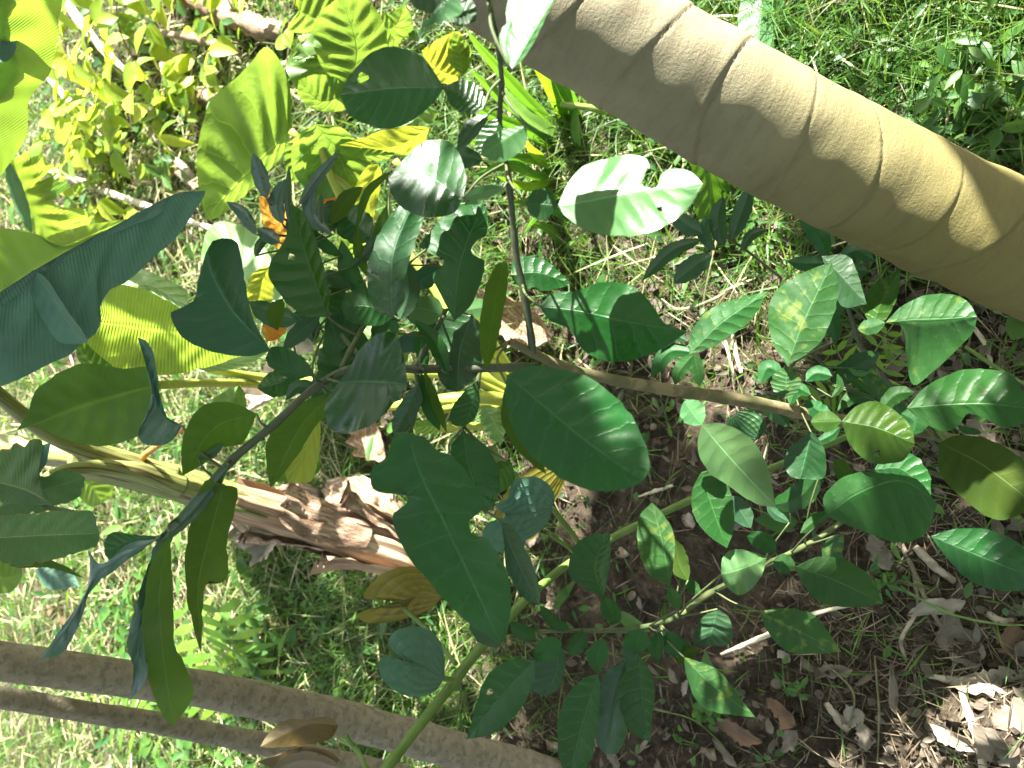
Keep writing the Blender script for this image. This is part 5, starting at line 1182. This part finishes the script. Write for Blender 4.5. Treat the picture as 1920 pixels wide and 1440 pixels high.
# dead leaves one can point at
DL = [(1755, 1140, .10, .028, 2.0, dead_pale, 'long pale dead leaf with a dark hole below the oval green leaf', .5),
      (1650, 1035, .07, .045, .5, dead_mat, 'crumpled grey dead leaf under the yellow-edged leaf', .9),
      (1860, 1275, .13, .055, 1.9, dead_pale, 'large half-sunlit curled dead leaf near the right edge', 1.1),
      (1800, 1200, .11, .06, .4, dead_mat, 'wide shaded grey-brown dead leaf near the right edge', .5),
      (1785, 1380, .08, .035, 1.2, dead_pale, 'curled cup-shaped dead leaf in the bright patch at the bottom', 1.4),
      (1905, 1200, .06, .045, .3, dead_rust, 'rusty orange dead leaf at the right edge', .8),
      (1465, 1335, .07, .04, 1.0, dead_rust, 'rusty dead leaf in shade at the bottom beside bright soil', .7),
      (1620, 1380, .05, .035, .2, dead_mat, 'round grey dead leaf near the bottom edge', .4),
      (1600, 1345, .045, .035, 2.2, dead_pale, 'small spotted grey leaf above the round one', .4),
      (1480, 1390, .06, .03, 2.6, dead_mat, 'narrow brown dead leaf at the bottom left of the bright patch', .8),
      (1870, 1400, .09, .05, .9, dead_mat, 'broad dusty dead leaf in the bottom right corner', .5),
      (1900, 1340, .08, .05, 2.4, dead_pale, 'pale dead leaf overlapping the corner litter', .6),
      (1380, 1370, .11, .035, 1.45, dead_rust, 'long tan dead leaf lying behind the tiny bright seedling', .5),
      (1360, 1410, .07, .025, .9, dead_mat, 'brown curled dead leaf at the bottom edge of the soil patch', 1.0),
      (1285, 1290, .04, .015, 2.9, dead_pale, 'small curled tan leaf on the bare soil', 1.0),
      (1150, 1420, .06, .03, .4, dead_mat, 'dull brown dead leaf behind the three drooping leaves', .6),
      (1295, 975, .035, .02, .3, dead_pale, 'tiny tan leaf scrap beside the vine stem', .6),
      (1255, 765, .028, .012, 2.0, taro_y, 'small yellowish fallen leaf on the soil right of the big oval leaf', .4),
      (930, 1010, .06, .03, .5, dead_rust, 'tan dead leaf under the ribbed blue-green leaf', .5),
      (1000, 1010, .06, .035, 2.5, dead_mat, 'brown dead leaf behind the hanging narrow leaf', .6),
      (1860, 560, .07, .05, 1.1, dead_mat, 'brown triangular dead leaf just under the big trunk', .5),
      (1780, 200, .07, .02, 2.3, dead_pale, 'slim beige dead leaf in the grass above the big trunk', .8),
      (1760, 200, .05, .022, .5, dead_pale, 'twisted beige leaf beside the slim one in the grass', .8),
      (1845, 250, .07, .03, 2.0, dead_pale, 'sunlit pale dead leaf in the upper right grass', .8),
      (1705, 230, .05, .03, 1.2, dead_mat, 'grey dead leaf close above the big trunk', .5),
      (1675, 1290, .09, .02, .1, dead_mat, 'grey fibrous strip on the dark soil at the lower right', .9),
      (1560, 1260, .08, .03, 1.9, dead_mat, 'grey twisted dead leaf left of the dark soil hollow', .8),
      (1470, 1230, .03, .02, .9, dead_pale, 'cream leaf scrap under the spotted leaf tip', .5),
      (110, 1150, .26, .09, 1.4, dead_rust, 'rust coloured dead leaf in the sunlit weeds at the left edge', .6),
      (490, 1195, .10, .05, 1.2, dead_rust, 'brown curled leaf in the shaded grass', .9),
      (1200, 1130, .03, .015, .3, dead_mat, 'little brown leaf scrap between the pebbles', .6),
      (1840, 810, .06, .04, .8, dead_mat, 'grey dead leaf under the bitten spotted leaf', .5),
      (1780, 1010, .05, .03, 1.8, dead_pale, 'pale leaf scrap among sticks above the long dark leaf', .6)]
for k_, (px, py, L, W, az, m_, lb, cu) in enumerate(DL):
    sheet('dead_leaf', lb, px, py, L, W, az, m_, cu, .012, 20 + k_)

# ---------------------------------------------------------------- unseen leaf canopy, placed and carved to shape shade over the near ground
def shade_canopy():
    r = np.random.RandomState(77)
    # sun patches, opened by gaps carved in the leaves: (px, py, depth or None for the ground, radius)
    lit = [(1750, 1400, None, .16), (1660, 1420, None, .06), (1860, 1290, None, .05), (1640, 1310, None, .025), (1380, 640, None, .13), (1370, 710, None, .04), (1410, 480, None, .09), (1200, 540, None, .10), (1120, 480, None, .07),
           (1000, 1100, None, .06), (1010, 1020, None, .05), (1060, 900, None, .05), (850, 1300, None, .08), (1350, 420, None, .08), (1560, 70, None, .10), (1480, 130, None, .05), (1870, 200, None, .07), (1850, 130, None, .03), (1640, 170, None, .06),
           (1430, 1370, None, .035), (1475, 1310, None, .02), (1545, 1370, None, .03), (950, 560, None, .08), (1000, 470, None, .08), (960, 760, None, .08), (1060, 620, None, .06), (1200, 160, None, .2), (1050, 160, None, .25),
           (1180, 350, .66, .085), (1270, 350, .66, .05), (835, 290, .69, .02), (1405, 905, .84, .022), (1430, 940, .84, .02), (1380, 870, .84, .014), (965, 40, .55, .04), (1420, 40, 1.5, .06), (810, 570, .84, .035), (900, 575, .84, .03), (910, 865, .9, .03),
           (1160, 535, .74, .014), (1425, 1060, .9, .010), (1365, 1090, .9, .008), (1228, 1210, .955, .012), (1120, 10, .88, .02), (1200, 20, .9, .055), (1300, 60, .92, .045), (1380, 100, .93, .035), (1450, 140, .94, .04), (1510, 175, .95, .035), (1560, 240, .95, .02), (1600, 280, .96, .012),
           (1720, 270, 1.0, .012), (1745, 310, 1.0, .012), (1765, 350, 1.0, .012), (1830, 350, 1.02, .028), (1880, 390, 1.03, .03), (1900, 430, 1.03, .02), (1820, 400, 1.02, .015), (845, 70, .53, .02), (935, 280, .64, .012)]
    lit = [(G(a, b) if d is None else P(a, b, d), rr) for a, b, d, rr in lit]
    cen = []
    # cloud of leaves seen from the sun as a shadow over the near ground and everything on it
    n = 6500
    s1 = np.cross(SUN, [0, 1, 0]); s1 /= np.linalg.norm(s1); s2 = np.cross(SUN, s1)
    tx = r.uniform(-1.0, 1.35, n); ty = r.uniform(-1.1, 1.22, n); tz = r.uniform(0, .9, n)
    p = np.stack([tx, ty, tz], -1)
    edge = 1.08 + .28 * np.sin(tx * 5 + 1) + .15 * np.sin(tx * 11)
    keep = ty < edge
    p = p[keep]
    t = r.uniform(1.9, 3.6, len(p))
    c = p + SUN * t[:, None]
    # more unseen leaves over and behind the viewer, added to cut sky light
    m_ = 3000
    c = np.vstack([c, np.stack([r.uniform(-2.3, 2.6, m_), r.uniform(-2.6, 1.0, m_), r.uniform(2.1, 3.5, m_)], -1)])
    # unseen clumps added sunward to shade spots farther off: banana blade, dry stem grass
    for (a, b, d, rr, k) in [(1700, 330, .98, .05, 50), (1580, 400, .96, .06, 40), (1720, 760, 1.05, .10, 80), (1780, 630, .9, .08, 60), (1850, 750, .88, .09, 60), (1800, 870, 1.02, .12, 90), (1640, 930, .88, .08, 50), (1560, 1090, .93, .08, 50), (1340, 1290, .93, .06, 30), (1050, 770, .67, .05, 25), (1220, 1030, .9, .05, 25), (730, 165, .62, .06, 170), (870, 180, .63, .04, 50), (770, 330, .70, .02, 10), (1560, 300, .96, .08, 40), (1840, 900, 1.1, .08, 40), (100, 560, 1.05, .16, 90), (250, 440, 1.1, .09, 50), (40, 650, 1.0, .12, 50), (60, 1010, 1.2, .10, 40), (200, 780, 1.35, .12, 60), (600, 1180, 2.4, .30, 170), (560, 1120, 2.5, .22, 110), (420, 530, .75, .09, 60), (560, 500, .8, .10, 60), (330, 1160, .72, .14, 90),
                             (400, 820, .76, .10, 60), (640, 1290, 1.55, .15, 60), (300, 1270, 1.25, .15, 60), (100, 1250, 1.15, .14, 50), (480, 330, .86, .12, 70), (300, 1340, 1.45, .2, 60), (280, 760, .78, .06, 30), (720, 600, 1.5, .2, 50)]:
        q = P(a, b, d) + r.normal(0, rr * .6, (k, 3)) + SUN * r.uniform(1.5, 3.0, (k, 1))
        c = np.vstack([c, q])
    for L0, rr in lit:
        q = c - L0
        al = q @ SUN
        dist = np.linalg.norm(q - al[:, None] * SUN, axis=1)
        c = c[dist > rr + .058]
    # none of these leaves hang into the view
    q = c - CAM; d = q @ FX
    a_ = 960 + FOC * (q @ RX) / np.maximum(d, .05); b_ = 720 - FOC * (q @ UX) / np.maximum(d, .05)
    seen = (d > 0) & (a_ > -260) & (a_ < 2200) & (b_ > -260) & (b_ < 1700)
    c = c[~seen]
    V, F, nv = ovals(c[:, 0], c[:, 1], c[:, 2], r, (.09, .15), (.06, .09), (-.9, .5), .2)
    u = np.repeat(r.rand(len(c)), nv)
    mesh('shade_canopy', V, F, weed_mat, tree, np.stack([u, u * 0], -1))
    for k in range(7):
        e = c[r.randint(len(c))]
        tube('limb', [tr_pts[-1] * .98 + tr_pts[-2] * .02, tr_pts[-1] * .4 + e * .6 + np.array([0, 0, .3]), e], [.03, .015, .006], trunk_m, tree, nl=24, nr=10)
shade_canopy()
